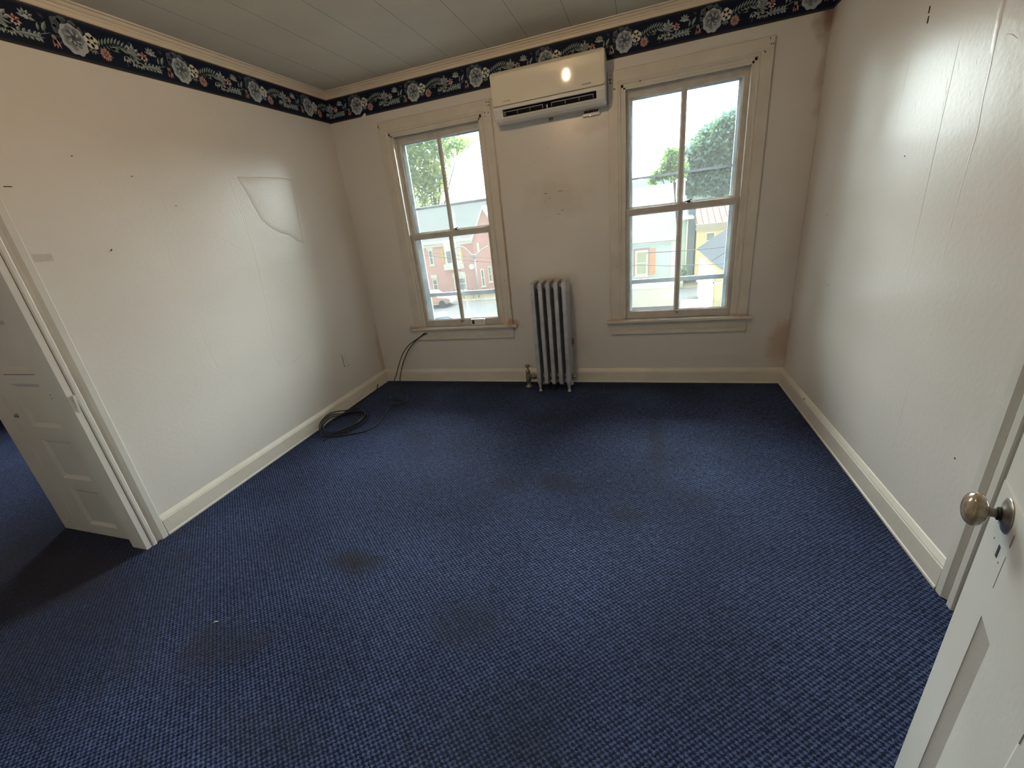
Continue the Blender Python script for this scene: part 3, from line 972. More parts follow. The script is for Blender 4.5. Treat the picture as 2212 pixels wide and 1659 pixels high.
# ---------------------------------------------------------------- right wall door frame and closed door behind the open leaf
c = MB()
rp = [(0, -2.140), (.020, -2.140), (.022, -2.143), (.022, -2.172), (.018, -2.176), (.008, -2.184), (.008, -2.200), (.020, -2.206), (.022, -2.210), (.022, -2.232), (.018, -2.236), (0, -2.236)]
c.prism(rp, lambda p, t: (W - p[0], p[1], t), 0, 2.14, 'doorpaint')
c.box(W - .02, W, -3.15, -2.236, 2.045, 2.14, 'doorpaint')
c.box(W - .02, W, -3.15, -3.055, 0, 2.14, 'doorpaint')
tag(c.build('trim_6'), kind='structure')
d3 = empty('door_3', (W + .03, -2.242, .003), -PI / 2); tag(d3, kind='structure')
q = MB()
leaf_mesh(q, .812, 2.035, .035, [(.11, .36, .2, .9), (.45, .70, .2, .9), (.11, .36, 1.05, 1.9), (.45, .70, 1.05, 1.9)], 'doorpaint')
q.build('door_leaf', d3)

# ---------------------------------------------------------------- near door, standing open on the right
AZ = math.radians(-20)
E0 = Vector((3.28, -2.88, 0))
dirv = Vector((math.sin(AZ), -math.cos(AZ), 0))
d2 = empty('door_2', E0, math.atan2(dirv.y, dirv.x)); tag(d2, kind='structure')
q = MB()
WD = .80
leaf_mesh(q, WD, 2.035, .036, [(.118, .358, .20, .733), (.444, .684, .20, .733), (.118, .358, 1.16, 1.90), (.444, .684, 1.16, 1.90)], 'doorpaint', .030)
# thick paint edge across the stile above the lock and the joint line of the stile
q.box(.001, .1175, -.0014, .001, .003, .9545, 'doorpaint')
q.box(.1175, .36, -.0014, .001, .7335, .9545, 'doorpaint')
for s0, s1, z0, z1 in ((.1175, .1188, .80, .87), (.1175, .1188, .89, .915)):
    q.box(s0, s1, -.0022, -.001, z0, z1, 'stormjamb') if z1 > .9 else q.box(s0, s1, -.0019, -.001, z0, z1, 'stormjamb')
q.box(.079, .087, -.0021, -.001, .842, .866, 'dark')
for s_, z_ in ((.050, .858), (.042, .888), (.10, .842)):
    q.box(s_ - .0012, s_ + .0012, -.0017, -.001, z_ - .0018, z_ + .0018, 'nail')
# the leaf mesh is placed so that the seen face looks towards -x: local -y is the seen side
q.build('door_leaf', d2, xf=Matrix.Translation((0, 0, 0.006)))
q = MB()
ks, kz = .065, .925
q.lathe((ks, -.0012, kz), (0, -1, 0), [(0, .031), (.0012, .032), (.0025, .030), (.0045, .022), (.0065, .015), (.0085, .0125)], 'nickel', 32)
q.lathe((ks, -.0095, kz), (0, -1, 0), [(0, .0118), (.0035, .0118)], 'dark', 20)
tag(q.build('rosette', d2), 'round worn metal rosette')
q = MB()
q.lathe((ks, -.012, kz), (0, -1, 0), [(0, .0088), (.006, .0082), (.014, .0095), (.018, .012)], 'oldmetal', 20)
prof = [(.025, .012)]
for i in range(2, 16):
    a = PI * i / 16
    prof.append((.0405 - .0165 * math.cos(a), .0312 * math.sin(a) ** .9))
prof.append((.057, .0005))
q.lathe((ks, 0, kz), (0, -1, 0), prof, 'knob', 36)
tag(q.build('door_knob', d2), 'brown marbled round knob on a tarnished shank')

# ---------------------------------------------------------------- split air conditioner
ac = empty('air_conditioner', (0, 0, 0))
tag(ac, 'white wall-mounted split air conditioner unit high between the two windows', 'air conditioner')
X0, X1 = 1.578, 2.402
full = [(0, 2.185), (0, 2.500), (-.10, 2.512), (-.165, 2.508), (-.184, 2.490), (-.184, 2.46), (-.178, 2.2885), (-.192, 2.2845), (-.189, 2.262), (-.168, 2.210), (-.150, 2.192), (-.115, 2.180)]
notch = [(0, 2.185), (0, 2.500), (-.10, 2.512), (-.165, 2.508), (-.184, 2.490), (-.184, 2.46), (-.178, 2.2885), (-.192, 2.2845), (-.189, 2.264), (-.175, 2.262), (-.075, 2.275), (-.065, 2.235),
         (-.172, 2.219), (-.168, 2.210), (-.150, 2.192), (-.115, 2.180)]
q = MB()
fnx = lambda p, t: (t, p[0], p[1])
# rounded ends: a few slices shrinking towards the end caps
def shrink(pr, k_):
    cy_, cz_ = -.09, 2.345
    return [((p[0] if p[0] == 0 else cy_ + (p[0] - cy_) * k_), cz_ + (p[1] - cz_) * k_) for p in pr]
rl = [(X0, .90), (X0 + .004, .955), (X0 + .012, .985), (X0 + .026, 1.0), (1.650, 1.0)]
q.rings([[(x, p[0], p[1]) for p in shrink(full, k_)] for x, k_ in rl], 'aclower', False)
rl = [(X1, .90), (X1 - .004, .955), (X1 - .012, .985), (X1 - .026, 1.0), (2.340, 1.0)]
q.rings([[(x, p[0], p[1]) for p in shrink(full, k_)][::-1] for x, k_ in rl], 'aclower', False)
q.prism(notch, fnx, 1.650, 2.340, 'aclower')
for j_ in (9, 10, 11):
    q.m[-len(notch) + j_] = q.mi('acdark')
q.build('housing', ac)
q = MB()
q.box(1.6505, 2.3395, -.068, -.064, 2.233, 2.277, 'acdark')
q.add([(1.6505, -.174, 2.2617), (2.3395, -.174, 2.2617), (2.3395, -.074, 2.2745), (1.6505, -.074, 2.2745)], [(0, 1, 2, 3)], 'acdark')
q.add([(1.651, -.165, 2.2265), (2.339, -.165, 2.2265), (2.339, -.068, 2.2415), (1.651, -.068, 2.2415)], [(0, 1, 2, 3)], 'acdark')
q.build('air_outlet', ac)
q = MB()
q.prism([(-.174, 2.2202), (-.150, 2.2260), (-.110, 2.2325), (-.110, 2.2300), (-.150, 2.2215), (-.172, 2.2185)], fnx, 1.668, 2.332, 'acpink')
q.build('louver', ac)
for xa, xb in ((1.668, 1.955), (2.022, 2.318)):
    q = MB()
    q.box(xa, xb, -.1835, -.181, 2.2455, 2.2485, 'acwire')
    nn = 4
    for i in range(nn):
        x = xa + (xb - xa) * i / (nn - 1)
        q.box(x - .0012, x + .0012, -.1835, -.175, 2.2235, 2.2485, 'acwire')
    q.build('vane_comb', ac)
q = MB(); q.box(1.985, 1.991, -.182, -.174, 2.221, 2.241, 'aclower'); q.build('vane_lever', ac)


def rrect(x0, x1, z0, z1, r, n_=6, sag=0.0):
    pts = []
    for cx, cz_, a0 in ((x1 - r, z0 + r, -PI / 2), (x1 - r, z1 - r, 0), (x0 + r, z1 - r, PI / 2), (x0 + r, z0 + r, PI)):
        for i in range(n_ + 1):
            a = a0 + PI / 2 * i / n_
            pts.append((cx + r * math.cos(a), cz_ + r * math.sin(a)))
    return pts


pp = rrect(X0 + .002, X1 - .002, 2.2905, 2.508, .022)
def paney(p, off):
    z = p[1]
    return (-.1925 - .015 * (z - 2.287) / .22) + off + (.035 * max(0, (z - 2.478) / .03) ** 2)
def panrings():
    cx_, cz_ = (X0 + X1) / 2, 2.397
    rg_ = []
    for ins, off in ((0, .010), (0, .002), (.0015, .0003), (.004, -.0005), (.03, -.0008)):
        r_ = []
        for p in pp:
            sx_ = 1 - ins / .41; sz_ = 1 - ins / .11
            x = cx_ + (p[0] - cx_) * sx_; z = cz_ + (p[1] - cz_) * sz_
            r_.append((x, paney((x, z), off), z))
        rg_.append(r_)
    return rg_
q = MB(); q.rings(panrings(), 'acplastic', True)
q.build('front_panel', ac)
def lmat(x, y, z, tilt=0): return Matrix.Translation((x, y, z)) @ Matrix.Rotation(PI / 2 + tilt, 4, 'X')
TILT = math.atan2(.015, .22)
text_mesh('lettering', 'INVERTER', .0135, 'print', ac, lmat(2.246, -.1952, 2.308, TILT), spacing=1.0)
text_mesh('lettering', 'PIONEER', .0125, 'print_light', ac, lmat(1.664, -.1952, 2.309, TILT), spacing=1.15)
# cut-out under the unit with a ledge and copper line ends
q = MB()
q.box(2.232, 2.335, -.004, .0, 2.166, 2.212, 'acdark')
M['copper'] = mat('copper_brown', (0.42, 0.22, 0.13), 0.5, metal=0.3, var=0.3, vscale=90)
for i in range(6):
    q.tube([(2.256 + i * .015, -.004, 2.172 + (i % 3) * .008), (2.262 + i * .015, -.016, 2.178 + (i % 2) * .012), (2.270 + i * .012, -.006, 2.190)], .0045, 'copper', 6)
tag(q.build('pipe_opening'), 'small hole in the wall with copper line ends under the air conditioner', 'wall opening')
q = MB(); q.box(2.222, 2.348, -.024, 0, 2.146, 2.166, 'whiteplastic'); q.box(2.275, 2.283, -.026, -.024, 2.142, 2.150, 'nickel')
tag(q.build('drip_ledge', bevel=.003), 'short white ledge under the copper line ends', 'ledge')
q = MB(); q.box(1.965, 1.998, -.016, 0, 2.168, 2.205, 'oldmetal'); q.box(1.967, 1.996, -.018, -.015, 2.180, 2.194, 'dark')
tag(q.build('mounting_bracket', bevel=.003), 'small grey metal bracket just under the middle of the air conditioner', 'bracket')

# ---------------------------------------------------------------- cast iron radiator
rad = empty('radiator', (1.917, -.165, 0))
tag(rad, 'tall narrow silver-painted cast iron radiator with five sections between the windows', 'radiator')
ox, oy = 1.917, -.165
YF, YB = -.280, -.052


def arc_top(y0, y1, z0, z1, r):
    pts = [(y0, z0), (y1, z0)]
    for i in range(7):
        a = PI / 2 * i / 6
        pts.append((y1 - r + r * math.cos(a), z1 - r + r * math.sin(a)))
    for i in range(7):
        a = PI / 2 + PI / 2 * i / 6
        pts.append((y0 + r * .45 + r * .45 * math.cos(a), z1 - r * .45 + r * .45 * math.sin(a)))
    return pts


def sect(xa, xb, end):
    q = MB()
    fx = lambda p, t: (t - ox, p[0] - oy, p[1])
    q.prism(arc_top(YF, YB, .885, .982, .05), fx, xa, xb, 'silver')
    q.prism([(YF, .165), (YB, .165), (YB, .085), (YB - .02, .070), (YF + .02, .070), (YF, .085)], fx, xa, xb, 'silver')
    for ya, yb in ((YF, YF + .066), (YF + .081, YF + .147), (YF + .162, YB)):
        q.box(xa - ox, xb - ox, ya - oy, yb - oy, .16, .89, 'silver')
    if end:   # the outer end sections are closed sheets of iron
        q.box(xa + .006 - ox, xb - .006 - ox, YF + .03 - oy, YB - .02 - oy, .16, .89, 'silver')
    if not end or xa < 1.8:
        for zc_ in (.125, .93):
            for yc_ in (-.166,):
                q.lathe((xb - .004 - ox, yc_ - oy, zc_), (1, 0, 0), [(0, .022), (.040, .022)], 'silver', 16)
    return q


for i in range(5):
    xa = 1.768 + i * .0660
    o = sect(xa, xa + .0355, i in (0, 4)).build('radiator_section', rad, bevel=.007, seg=3)
for xa in (1.768 + .018, 1.768 + 4 * .066 + .018):
    for yy in (YF + .028, YB - .03):
        q = MB()
        q.lathe((xa - ox, yy - oy, .082), (0, 0, -1), [(0, .019), (.015, .0175), (.045, .011), (.066, .0105), (.070, .015), (.0805, .0165), (.082, .012)], 'silver', 16)
        q.build('radiator_foot', rad)
q = MB()
q.box(2.064 - ox, 2.088 - ox, -.10 - oy, -.088 - oy, .395, .448, 'oldmetal')
q.box(2.066 - ox, 2.080 - ox, -.086 - oy, -.078 - oy, .388, .442, 'silver')
tag(q.build('side_bracket', rad, bevel=.002), 'small dark iron bracket on the right side')
q = MB()
q.lathe((2.067 - ox, -.166 - oy, .112), (1, 0, 0), [(0, .026), (.010, .026), (.012, .018), (.030, .018), (.032, .012)], 'oldmetal', 8, False)
q.build('end_plug', rad)
q = MB()
vx, vy = 1.652, -.150
q.lathe((vx - ox, vy - oy, 0.001), (0, 0, 1), [(0, .034), (.006, .034), (.012, .022), (.035, .018), (.060, .018), (.064, .024), (.084, .026), (.100, .024), (.130, .022), (.148, .017), (.152, .020), (.162, .020), (.166, .012), (.18, .009), (.196, .007)], 'oldmetal', 20)
q.lathe((vx - ox, vy - oy, .105), (1, 0, 0), [(.012, .018), (.040, .020), (.044, .026), (.066, .026), (.068, .020), (.084, .018), (.088, .024), (.104, .024), (.118, .02)], 'oldmetal', 14)
vo = q.build('valve', rad)
tag(vo, 'tarnished shut-off valve on its floor pipe')
q = MB()
q.lathe((vx - ox, vy - oy, .196), (0, 0, 1), [(0, .009), (.004, .018), (.010, .024), (.018, .024), (.024, .018), (.027, .006)], 'oldmetal', 10)
q.build('valve_handle', vo)

# ---------------------------------------------------------------- outlet, window alarm
ot = empty('wall_outlet', (0, -.593, .440)); tag(ot, 'white double electrical outlet low on the left wall', 'outlet')
q = MB(); q.box(.0004, .003, -.0378, .034, -.060, .055, 'nail'); q.build('plate_gap_shadow', ot)  # dark rim: gap shadow at the plate's left and bottom, as colour
q = MB(); q.box(.0005, .006, -.035, .035, -.057, .057, 'whiteplastic'); q.build('cover_plate', ot, bevel=.002)
for z_ in (-.025, .025):
    q = MB(); q.prism(rrect(-.016, .016, z_ - .014, z_ + .014, .008, 4), lambda p, t: (t, p[0], p[1]), .005, .0075, 'whiteplastic')
    for y_ in (-.007, .007):
        q.box(.0074, .0078, y_ - .0012, y_ + .0012, z_ - .003, z_ + .007, 'dark')
    q.lathe((.0074, 0, z_ - .008), (1, 0, 0), [(0, .0025), (.0005, .0025)], 'dark', 8)
    q.build('socket', ot)
q = MB(); q.lathe((.006, 0, 0), (1, 0, 0), [(0, .003), (.001, .0028)], 'nickel', 10); q.build('screw', ot)

al = empty('window_alarm', (1.158, .014, .580)); tag(al, 'small white plastic alarm box with a dark window on the left window sash', 'alarm box')
q = MB(); q.prism(rrect(-.073, .073, 0, .062, .010), lambda p, t: (p[0], t, p[1]), -.020, -.0002, 'whiteplastic'); q.build('case', al, bevel=.002)
q = MB(); q.box(-.060, -.034, -.0212, -.020, .014, .052, 'acdark'); q.build('sensor_window', al)
q = MB()
q.box(.044, .047, -.0212, -.020, .016, .046, 'print')
q.build('slot_mark', al)
q = MB(); q.box(-.018, -.013, -.0212, -.020, .012, .017, 'print')
q.build('indicator_dot', al)
q = MB()
q.box(-.010, .022, -.0209, -.020, .032, .0335, 'print_light'); q.build('printed_line', al)

# ---------------------------------------------------------------- ceiling lamp (above the frame; its reflection shows on the air conditioner)
lp_ = empty('ceiling_lamp', (1.86, -2.20, H)); tag(lp_, 'bare warm bulb in a porcelain ceiling lampholder at the middle of the room', 'ceiling lamp')
q = MB(); q.lathe((0, 0, 0), (0, 0, -1), [(0, .055), (.012, .055), (.030, .035), (.055, .026), (.060, .020)], 'whiteplastic', 24); q.build('lampholder', lp_)
q = MB(); q.lathe((0, 0, -.058), (0, 0, -1), [(0, .012), (.015, .012), (.030, .016), (.045, .019), (.058, .016), (.068, .008), (.070, .001)], 'bulb', 24); q.build('bulb', lp_)

fill_lamp = empty('ceiling_lamp', (-1.7, -3.9, H)); tag(fill_lamp, 'added unseen warm bulb lampholder in the next room, brightening the left doorway', 'ceiling lamp')  # unseen lamp added to brighten the left door leaf and its floor
q = MB(); q.lathe((0, 0, 0), (0, 0, -1), [(0, .055), (.012, .055), (.030, .035), (.055, .026), (.060, .020)], 'whiteplastic', 24); q.build('lampholder', fill_lamp)
q = MB(); q.lathe((0, 0, -.058), (0, 0, -1), [(0, .012), (.015, .012), (.030, .016), (.045, .019), (.058, .016), (.068, .008), (.070, .001)], 'fill_bulb', 24); q.build('bulb', fill_lamp)

q = MB(); q.add([(.875, -2.905, .0015), (.892, -2.899, .0035), (.894, -2.893, .003), (.878, -2.897, .0015), (.885, -2.899, .006)], [(0, 1, 4), (1, 2, 4), (2, 3, 4), (3, 0, 4), (3, 2, 1, 0)], 'whiteplastic')
tag(q.build('paint_flake'), 'tiny white flake of paint on the carpet at the front left', 'paint flake')

# ---------------------------------------------------------------- black cables
r_ = .0046
A = [(.60, -.024, .522), (.561, -.030, .510), (.49, -.05, .473), (.415, -.08, .430), (.36, -.11, .375), (.33, -.145, .32), (.305, -.20, .235), (.29, -.26, .15), (.275, -.34, .07),
     (.290, -.42, .018), (.309, -.464, r_), (.335, -.497, r_), (.39, -.53, r_), (.45, -.54, r_), (.489, -.542, r_)]
B = [(.575, -.024, .528), (.489, -.045, .469), (.440, -.06, .427), (.39, -.085, .374), (.352, -.11, .309), (.325, -.15, .237), (.315, -.20, .16), (.325, -.26, .09), (.372, -.33, .04), (.46, -.40, .012), (.519, -.48, r_),
     (.540, -.54, r_), (.537, -.585, r_), (.509, -.619, r_), (.455, -.665, r_), (.452, -.72, r_), (.468, -.77, r_), (.499, -.903, r_), (.524, -1.02, r_), (.520, -1.10, r_), (.489, -1.166, r_), (.435, -1.20, r_)]
# loops of the coil (continuing B)
cxy = (.190, -1.045)
turns = []
random.seed(21)
for i in range(1, 4 * 14 + 1):
    a = -0.95 - i * 2 * PI / 14
    lp = i / 14
    rx_, ry_ = .165 + .018 * math.sin(lp * 2.1), .215 + .022 * math.cos(lp * 1.7)
    x = cxy[0] + rx_ * math.cos(a) + .012 * math.sin(lp * 2.9)
    y = cxy[1] + ry_ * math.sin(a)
    z = r_ + .0095 * lp * .8 + .004 * math.sin(i * 1.3)
    if x < .05: z += (.05 - x) * 1.3
    turns.append((max(x, .034), y, z))
coil = B + [(.36, -1.235, r_)] + turns + [(.30, -1.20, .030), (.36, -1.21, .014), (.34, -1.262, r_), (.26, -1.285, r_), (.222, -1.312, r_), (.218, -1.352, r_)]
q = MB(); q.tube(smooth_path(coil, 6), r_, 'black_rubber', 8)
tag(q.build('cable'), 'long black cable from the left window sill ending in a loose coil on the carpet', 'cable')
q = MB(); q.tube(smooth_path(A, 6), r_, 'black_rubber', 8)
tag(q.build('cable'), 'shorter black cable end curving from the window sill down to the carpet', 'cable')
q = MB(); q.tube(smooth_path([(.030, -.236, .045), (.038, -.262, .022), (.040, -.30, r_), (.040, -.42, r_), (.046, -.56, r_), (.050, -.70, r_), (.060, -.84, r_), (.085, -.90, r_)], 6), r_, 'black_rubber', 8)
tag(q.build('cable'), 'black cable lying straight along the left baseboard into the corner', 'cable')


# ================================================================ outdoors: the street seen through the windows
GZ = -5.4
for k, c, r0 in (('asphalt', (0.055, 0.056, 0.056), .9), ('sidewalk', (0.10, 0.088, 0.06), .9), ('red_brick', (0.64, 0.38, 0.33), .9), ('grey_roof', (0.105, 0.115, 0.112), .8),
                 ('white_trim', (0.70, 0.70, 0.62), .7), ('house_glass', (0.22, 0.24, 0.24), .3), ('yellow_shutter', (0.65, 0.50, 0.16), .7), ('blue_siding', (0.50, 0.58, 0.62), .8),
                 ('trailer_cream', (0.74, 0.72, 0.62), .6), ('cream_roof', (0.095, 0.093, 0.08), .6), ('brown_trim', (0.42, 0.28, 0.26), .8), ('orange_shutter', (0.68, 0.36, 0.22), .8), ('curtain', (0.42, 0.45, 0.32), .9),
                 ('mint_siding', (0.50, 0.60, 0.50), .8), ('slate', (0.16, 0.18, 0.20), .9), ('red_metal_roof', (0.125, 0.055, 0.045), .6), ('grey_band', (0.42, 0.38, 0.32), .8),
                 ('yellow_siding', (0.72, 0.58, 0.34), .8), ('blue_gable', (0.26, 0.31, 0.37), .8), ('gable_top_darkened', (0.014, 0.018, 0.023), .9), ('near_yellow', (0.66, 0.60, 0.32), .8), ('car_blue', (0.06, 0.09, 0.16), .25),
                 ('car_white', (0.72, 0.72, 0.70), .25), ('car_tan', (0.40, 0.32, 0.27), .3), ('tyre', (0.05, 0.05, 0.05), .8), ('car_glass', (0.16, 0.26, 0.42), .12),
                 ('pole_grey', (0.33, 0.36, 0.34), .7), ('wire', (0.10, 0.08, 0.09), .7), ('orange_brick', (0.62, 0.33, 0.18), .8), ('bark', (0.12, 0.09, 0.07), .9),
                 ('door_brown', (0.40, 0.27, 0.2), .7), ('hedge', (0.20, 0.30, 0.14), .9)):
    M[k] = mat(k, c, r0, var=.06, vscale=1.3, spec=0.5 if r0 < .4 else 0.03)


def leafmat(name, c, t):
    m_ = bpy.data.materials.new(name); m_.use_nodes = True
    n_ = m_.node_tree; n_.nodes.clear()
    d_ = n_.nodes.new('ShaderNodeBsdfDiffuse'); d_.inputs[0].default_value = tuple(c) + (1,)
    tl_ = n_.nodes.new('ShaderNodeBsdfTranslucent'); tl_.inputs[0].default_value = tuple(t) + (1,)
    x_ = n_.nodes.new('ShaderNodeMixShader'); x_.inputs[0].default_value = .45
    o_ = n_.nodes.new('ShaderNodeOutputMaterial')
    n_.links.new(d_.outputs[0], x_.inputs[1]); n_.links.new(tl_.outputs[0], x_.inputs[2]); n_.links.new(x_.outputs[0], o_.inputs[0])
    return m_


M['leaf_yellow'] = leafmat('yellow_green_leaves', (0.30, 0.38, 0.14), (0.26, 0.36, 0.10))
M['leaf_green'] = leafmat('green_leaves', (0.16, 0.26, 0.14), (0.12, 0.22, 0.10))
M['leaf_blue'] = leafmat('bluish_leaves', (0.20, 0.30, 0.27), (0.14, 0.24, 0.20))

g = MB(); g.box(-160, 160, 3, 34.3, GZ - .3, GZ, 'asphalt'); g.box(-160, 160, 34.3, 260, GZ - .3, GZ + .02, 'sidewalk')
tag(g.build('street'), kind='structure')
g = MB()
vs, fs = [], []
NX = 40
for j, (y, hs) in enumerate(((84, 0), (96, .6), (120, 1.0), (170, 1.15))):
    for i in range(NX + 1):
        x = -90 + 180 * i / NX
        hh = 9.5 + 2.2 * math.sin(x * .07 + 1) + 3.2 * max(0, 1 - abs(x - 22) / 26)
        vs.append((x, y, GZ + (hh + .0) * hs))
for j in range(3):
    for i in range(NX):
        a = j * (NX + 1) + i
        fs.append((a, a + 1, a + NX + 2, a + NX + 1))
M['hill'] = mat('wooded_hillside', (0.045, 0.062, 0.058), .95, var=.25, vscale=.5, spec=0.02)
g.add(vs, fs, 'hill', True)
tag(g.build('hillside'), kind='structure')


def framed(parent, name, x0, x1, z0, z1, y, fr=.08, sash=True, glassk='house_glass', framek='white_trim', sill=True):
    q = MB()
    q.box(x0, x0 + fr, y - .06, y, z0, z1, framek); q.box(x1 - fr, x1, y - .06, y, z0, z1, framek)
    q.box(x0 + fr, x1 - fr, y - .06, y, z1 - fr * 1.3, z1, framek); q.box(x0 + fr, x1 - fr, y - .06, y, z0, z0 + fr, framek)
    if sash: q.box(x0 + fr, x1 - fr, y - .05, y, (z0 + z1) / 2 - .035, (z0 + z1) / 2 + .035, framek)
    if sill: q.box(x0 - .08, x1 + .08, y - .14, y, z0 - .12, z0, framek)
    o = q.build(name, parent)
    p = MB(); p.box(x0 + fr, x1 - fr, y - .02, y - .003, z0 + fr, z1 - fr, glassk); p.build('pane', o)
    return o


# --- red brick house (left window)
h = empty('house', (0, 0, 0)); tag(h, 'red brick house with grey roof, gable, bay window and yellow shutters seen through left window', 'house')
Y = 40.0
q = MB(); q.box(-26, -9.6, Y, Y + 9, GZ, .02, 'red_brick'); q.build('brick_wall', h)
q = MB(); q.prism([(Y - .3, .0), (Y + 4.6, 3.95), (Y + 9.3, 0)], lambda p, t: (t, p[0], p[1]), -26.4, -9.4, 'grey_roof'); q.build('roof', h)
q = MB(); q.box(-26.4, -13.9, Y - .42, Y - .02, -.10, .14, 'white_trim'); q.box(-26.4, -13.9, Y - .2, Y, -.40, -.12, 'white_trim'); q.build('gutter', h)
# cross gable
q = MB()
q.prism([(-14.0, GZ), (-10.9, GZ), (-10.9, -.1), (-12.45, 2.75), (-14.0, -.1)], lambda p, t: (p[0], t, p[1]), Y - .30, Y + 4.2, 'red_brick')
q.build('gable_wall', h)
q = MB()
for sg in (-1, 1):
    a0, a1 = (-12.45, 3.05), (-12.45 + sg * 1.75, -.15)
    q.prism([a0, a1, (a1[0] - sg * .16, a1[1] - .10), (a0[0], a0[1] - .32)], lambda p, t: (p[0], t, p[1]), Y - .52, Y + 4.3, 'white_trim')
q.build('gable_trim', h)
q = MB(); q.box(-13.55, -13.32, Y - .40, Y - .30, -1.45, -.42, 'white_trim'); q.build('brick_pilaster', h)
framed(h, 'window', -19.42, -18.90, -2.25, -.62, Y, .10)
q = MB(); q.prism([(-19.55, -.62), (-18.75, -.62), (-18.80, -.42), (-19.15, -.24), (-19.50, -.42)], lambda p, t: (p[0], t, p[1]), Y - .10, Y, 'white_trim'); q.build('window_hood', h)
framed(h, 'window', -19.48, -18.86, -5.0, -3.75, Y, .10)
q = MB(); q.box(-19.55, -18.80, Y - .12, Y, -3.68, -3.30, 'white_trim'); q.build('window_hood', h)
framed(h, 'window', -16.85, -15.40, -5.20, -3.75, Y, .14)
q = MB(); q.prism([(-16.95, -3.75), (-15.3, -3.75), (-15.4, -3.30), (-16.1, -3.12), (-16.85, -3.30)], lambda p, t: (p[0], t, p[1]), Y - .12, Y, 'white_trim'); q.build('window_hood', h)
framed(h, 'window', -13.52, -13.12, -4.88, -3.05, Y - .3, .10)
framed(h, 'window', -12.65, -12.30, -4.45, -2.87, Y - .3, .08)
# bay window with shutters
bw = MB()
bw.prism([(-17.55, Y), (-17.25, Y - .55), (-15.85, Y - .55), (-15.58, Y)], lambda p, t: (p[0], p[1], t), -2.30, -.05, 'white_trim')
bw.prism([(-17.80, Y), (-17.5, Y - .72), (-15.75, Y - .72), (-15.45, Y)], lambda p, t: (p[0], p[1], t), -2.85, -2.30, 'white_trim')
bo = bw.build('bay_window', h)
for a0, a1 in ((-17.05, -16.55), (-16.45, -15.98)):
    p = MB(); p.box(a0, a1, Y - .57, Y - .555, -2.15, -.95, 'house_glass'); p.build('pane', bo)
for a0, a1, z0, z1 in ((-17.92, -17.62, -2.02, -.66), (-15.98 + .28, -15.42 + .02, -2.0, -.98)):
    q = MB(); q.box(a0, a1, Y - .07, Y, z0, z1, 'yellow_shutter')
    for i in range(9):
        zz = z0 + (z1 - z0) * (i + .5) / 9
        q.box(a0 + .04, a1 - .04, Y - .09, Y - .07, zz - .03, zz + .02, 'yellow_shutter')
    q.build('shutter', h)
q = MB()
q.lathe((-14.42, Y - .35, -2.76), (.25, -1, .35), [(0, .05), (.02, .20), (.09, .30), (.10, .29), (.03, .18), (.03, .01)], 'white_trim', 18)
q.tube([(-14.30, Y, -3.0), (-14.38, Y - .25, -2.85)], .03, 'white_trim', 6)
tag(q.build('satellite_dish', h), 'white satellite dish')

# --- street lamp
sl = empty('street_lamp', (-12.6, 36.0, GZ)); tag(sl, 'grey street pole with a funnel head and two curved arms before the brick house', 'street lamp')
q = MB(); q.tube([(-.05, 0, 0), (-.02, 0, 2.0), (0, 0, 3.75)], .075, 'pole_grey', 10); q.build('pole', sl)
q = MB(); q.lathe((0, 0, 3.70), (0, 0, 1), [(0, .08), (.25, .17), (.42, .27), (.43, .02)], 'pole_grey', 12); q.build('funnel_head', sl)
q = MB(); q.tube(smooth_path([(-.22, 0, 4.1), (-.50, 0, 4.42), (-.85, 0, 4.78), (-1.2, 0, 4.95), (-1.6, 0, 4.96), (-1.95, 0, 4.82), (-2.25, 0, 4.85)], 5), .05, 'pole_grey', 8); q.build('lamp_arm', sl)
q = MB(); q.tube(smooth_path([(.22, 0, 4.1), (.55, 0, 4.28), (.95, 0, 4.52), (1.5, 0, 4.75)], 5), .05, 'pole_grey', 8); q.build('lamp_arm', sl)


def wire(pts, lab, r=.018):
    q_ = MB(); q_.tube(smooth_path(pts, 6), r, 'wire', 6)
    tag(q_.build('utility_wire'), lab, 'wire')


wire([(-24, 33, -.9), (-18.2, 33, -.35), (-14.5, 33, -.75), (-9, 33, -1.6), (0, 33, -1.9)], 'upper thin overhead wire crossing before the brick house', .016)
wire([(-24, 33.5, -.4), (-17.4, 33.5, -.62), (-14.8, 33.5, -1.08), (-11, 33.5, -1.78), (-6, 33.5, -2.3)], 'lower thicker overhead wire crossing before the brick house', .028)
wire([(-2.42, 22, -1.59), (2.15, 22, -1.7), (4.37, 22, -1.9), (7.49, 22, -1.97), (11.31, 22, -1.63)], 'overhead wire crossing low before the blue house', .018)
wire([(2.91, 22, -1.09), (5.28, 22, -1.15), (7.36, 22, -1.09), (11.06, 22, -0.72)], 'overhead wire crossing before the yellow house', .022)

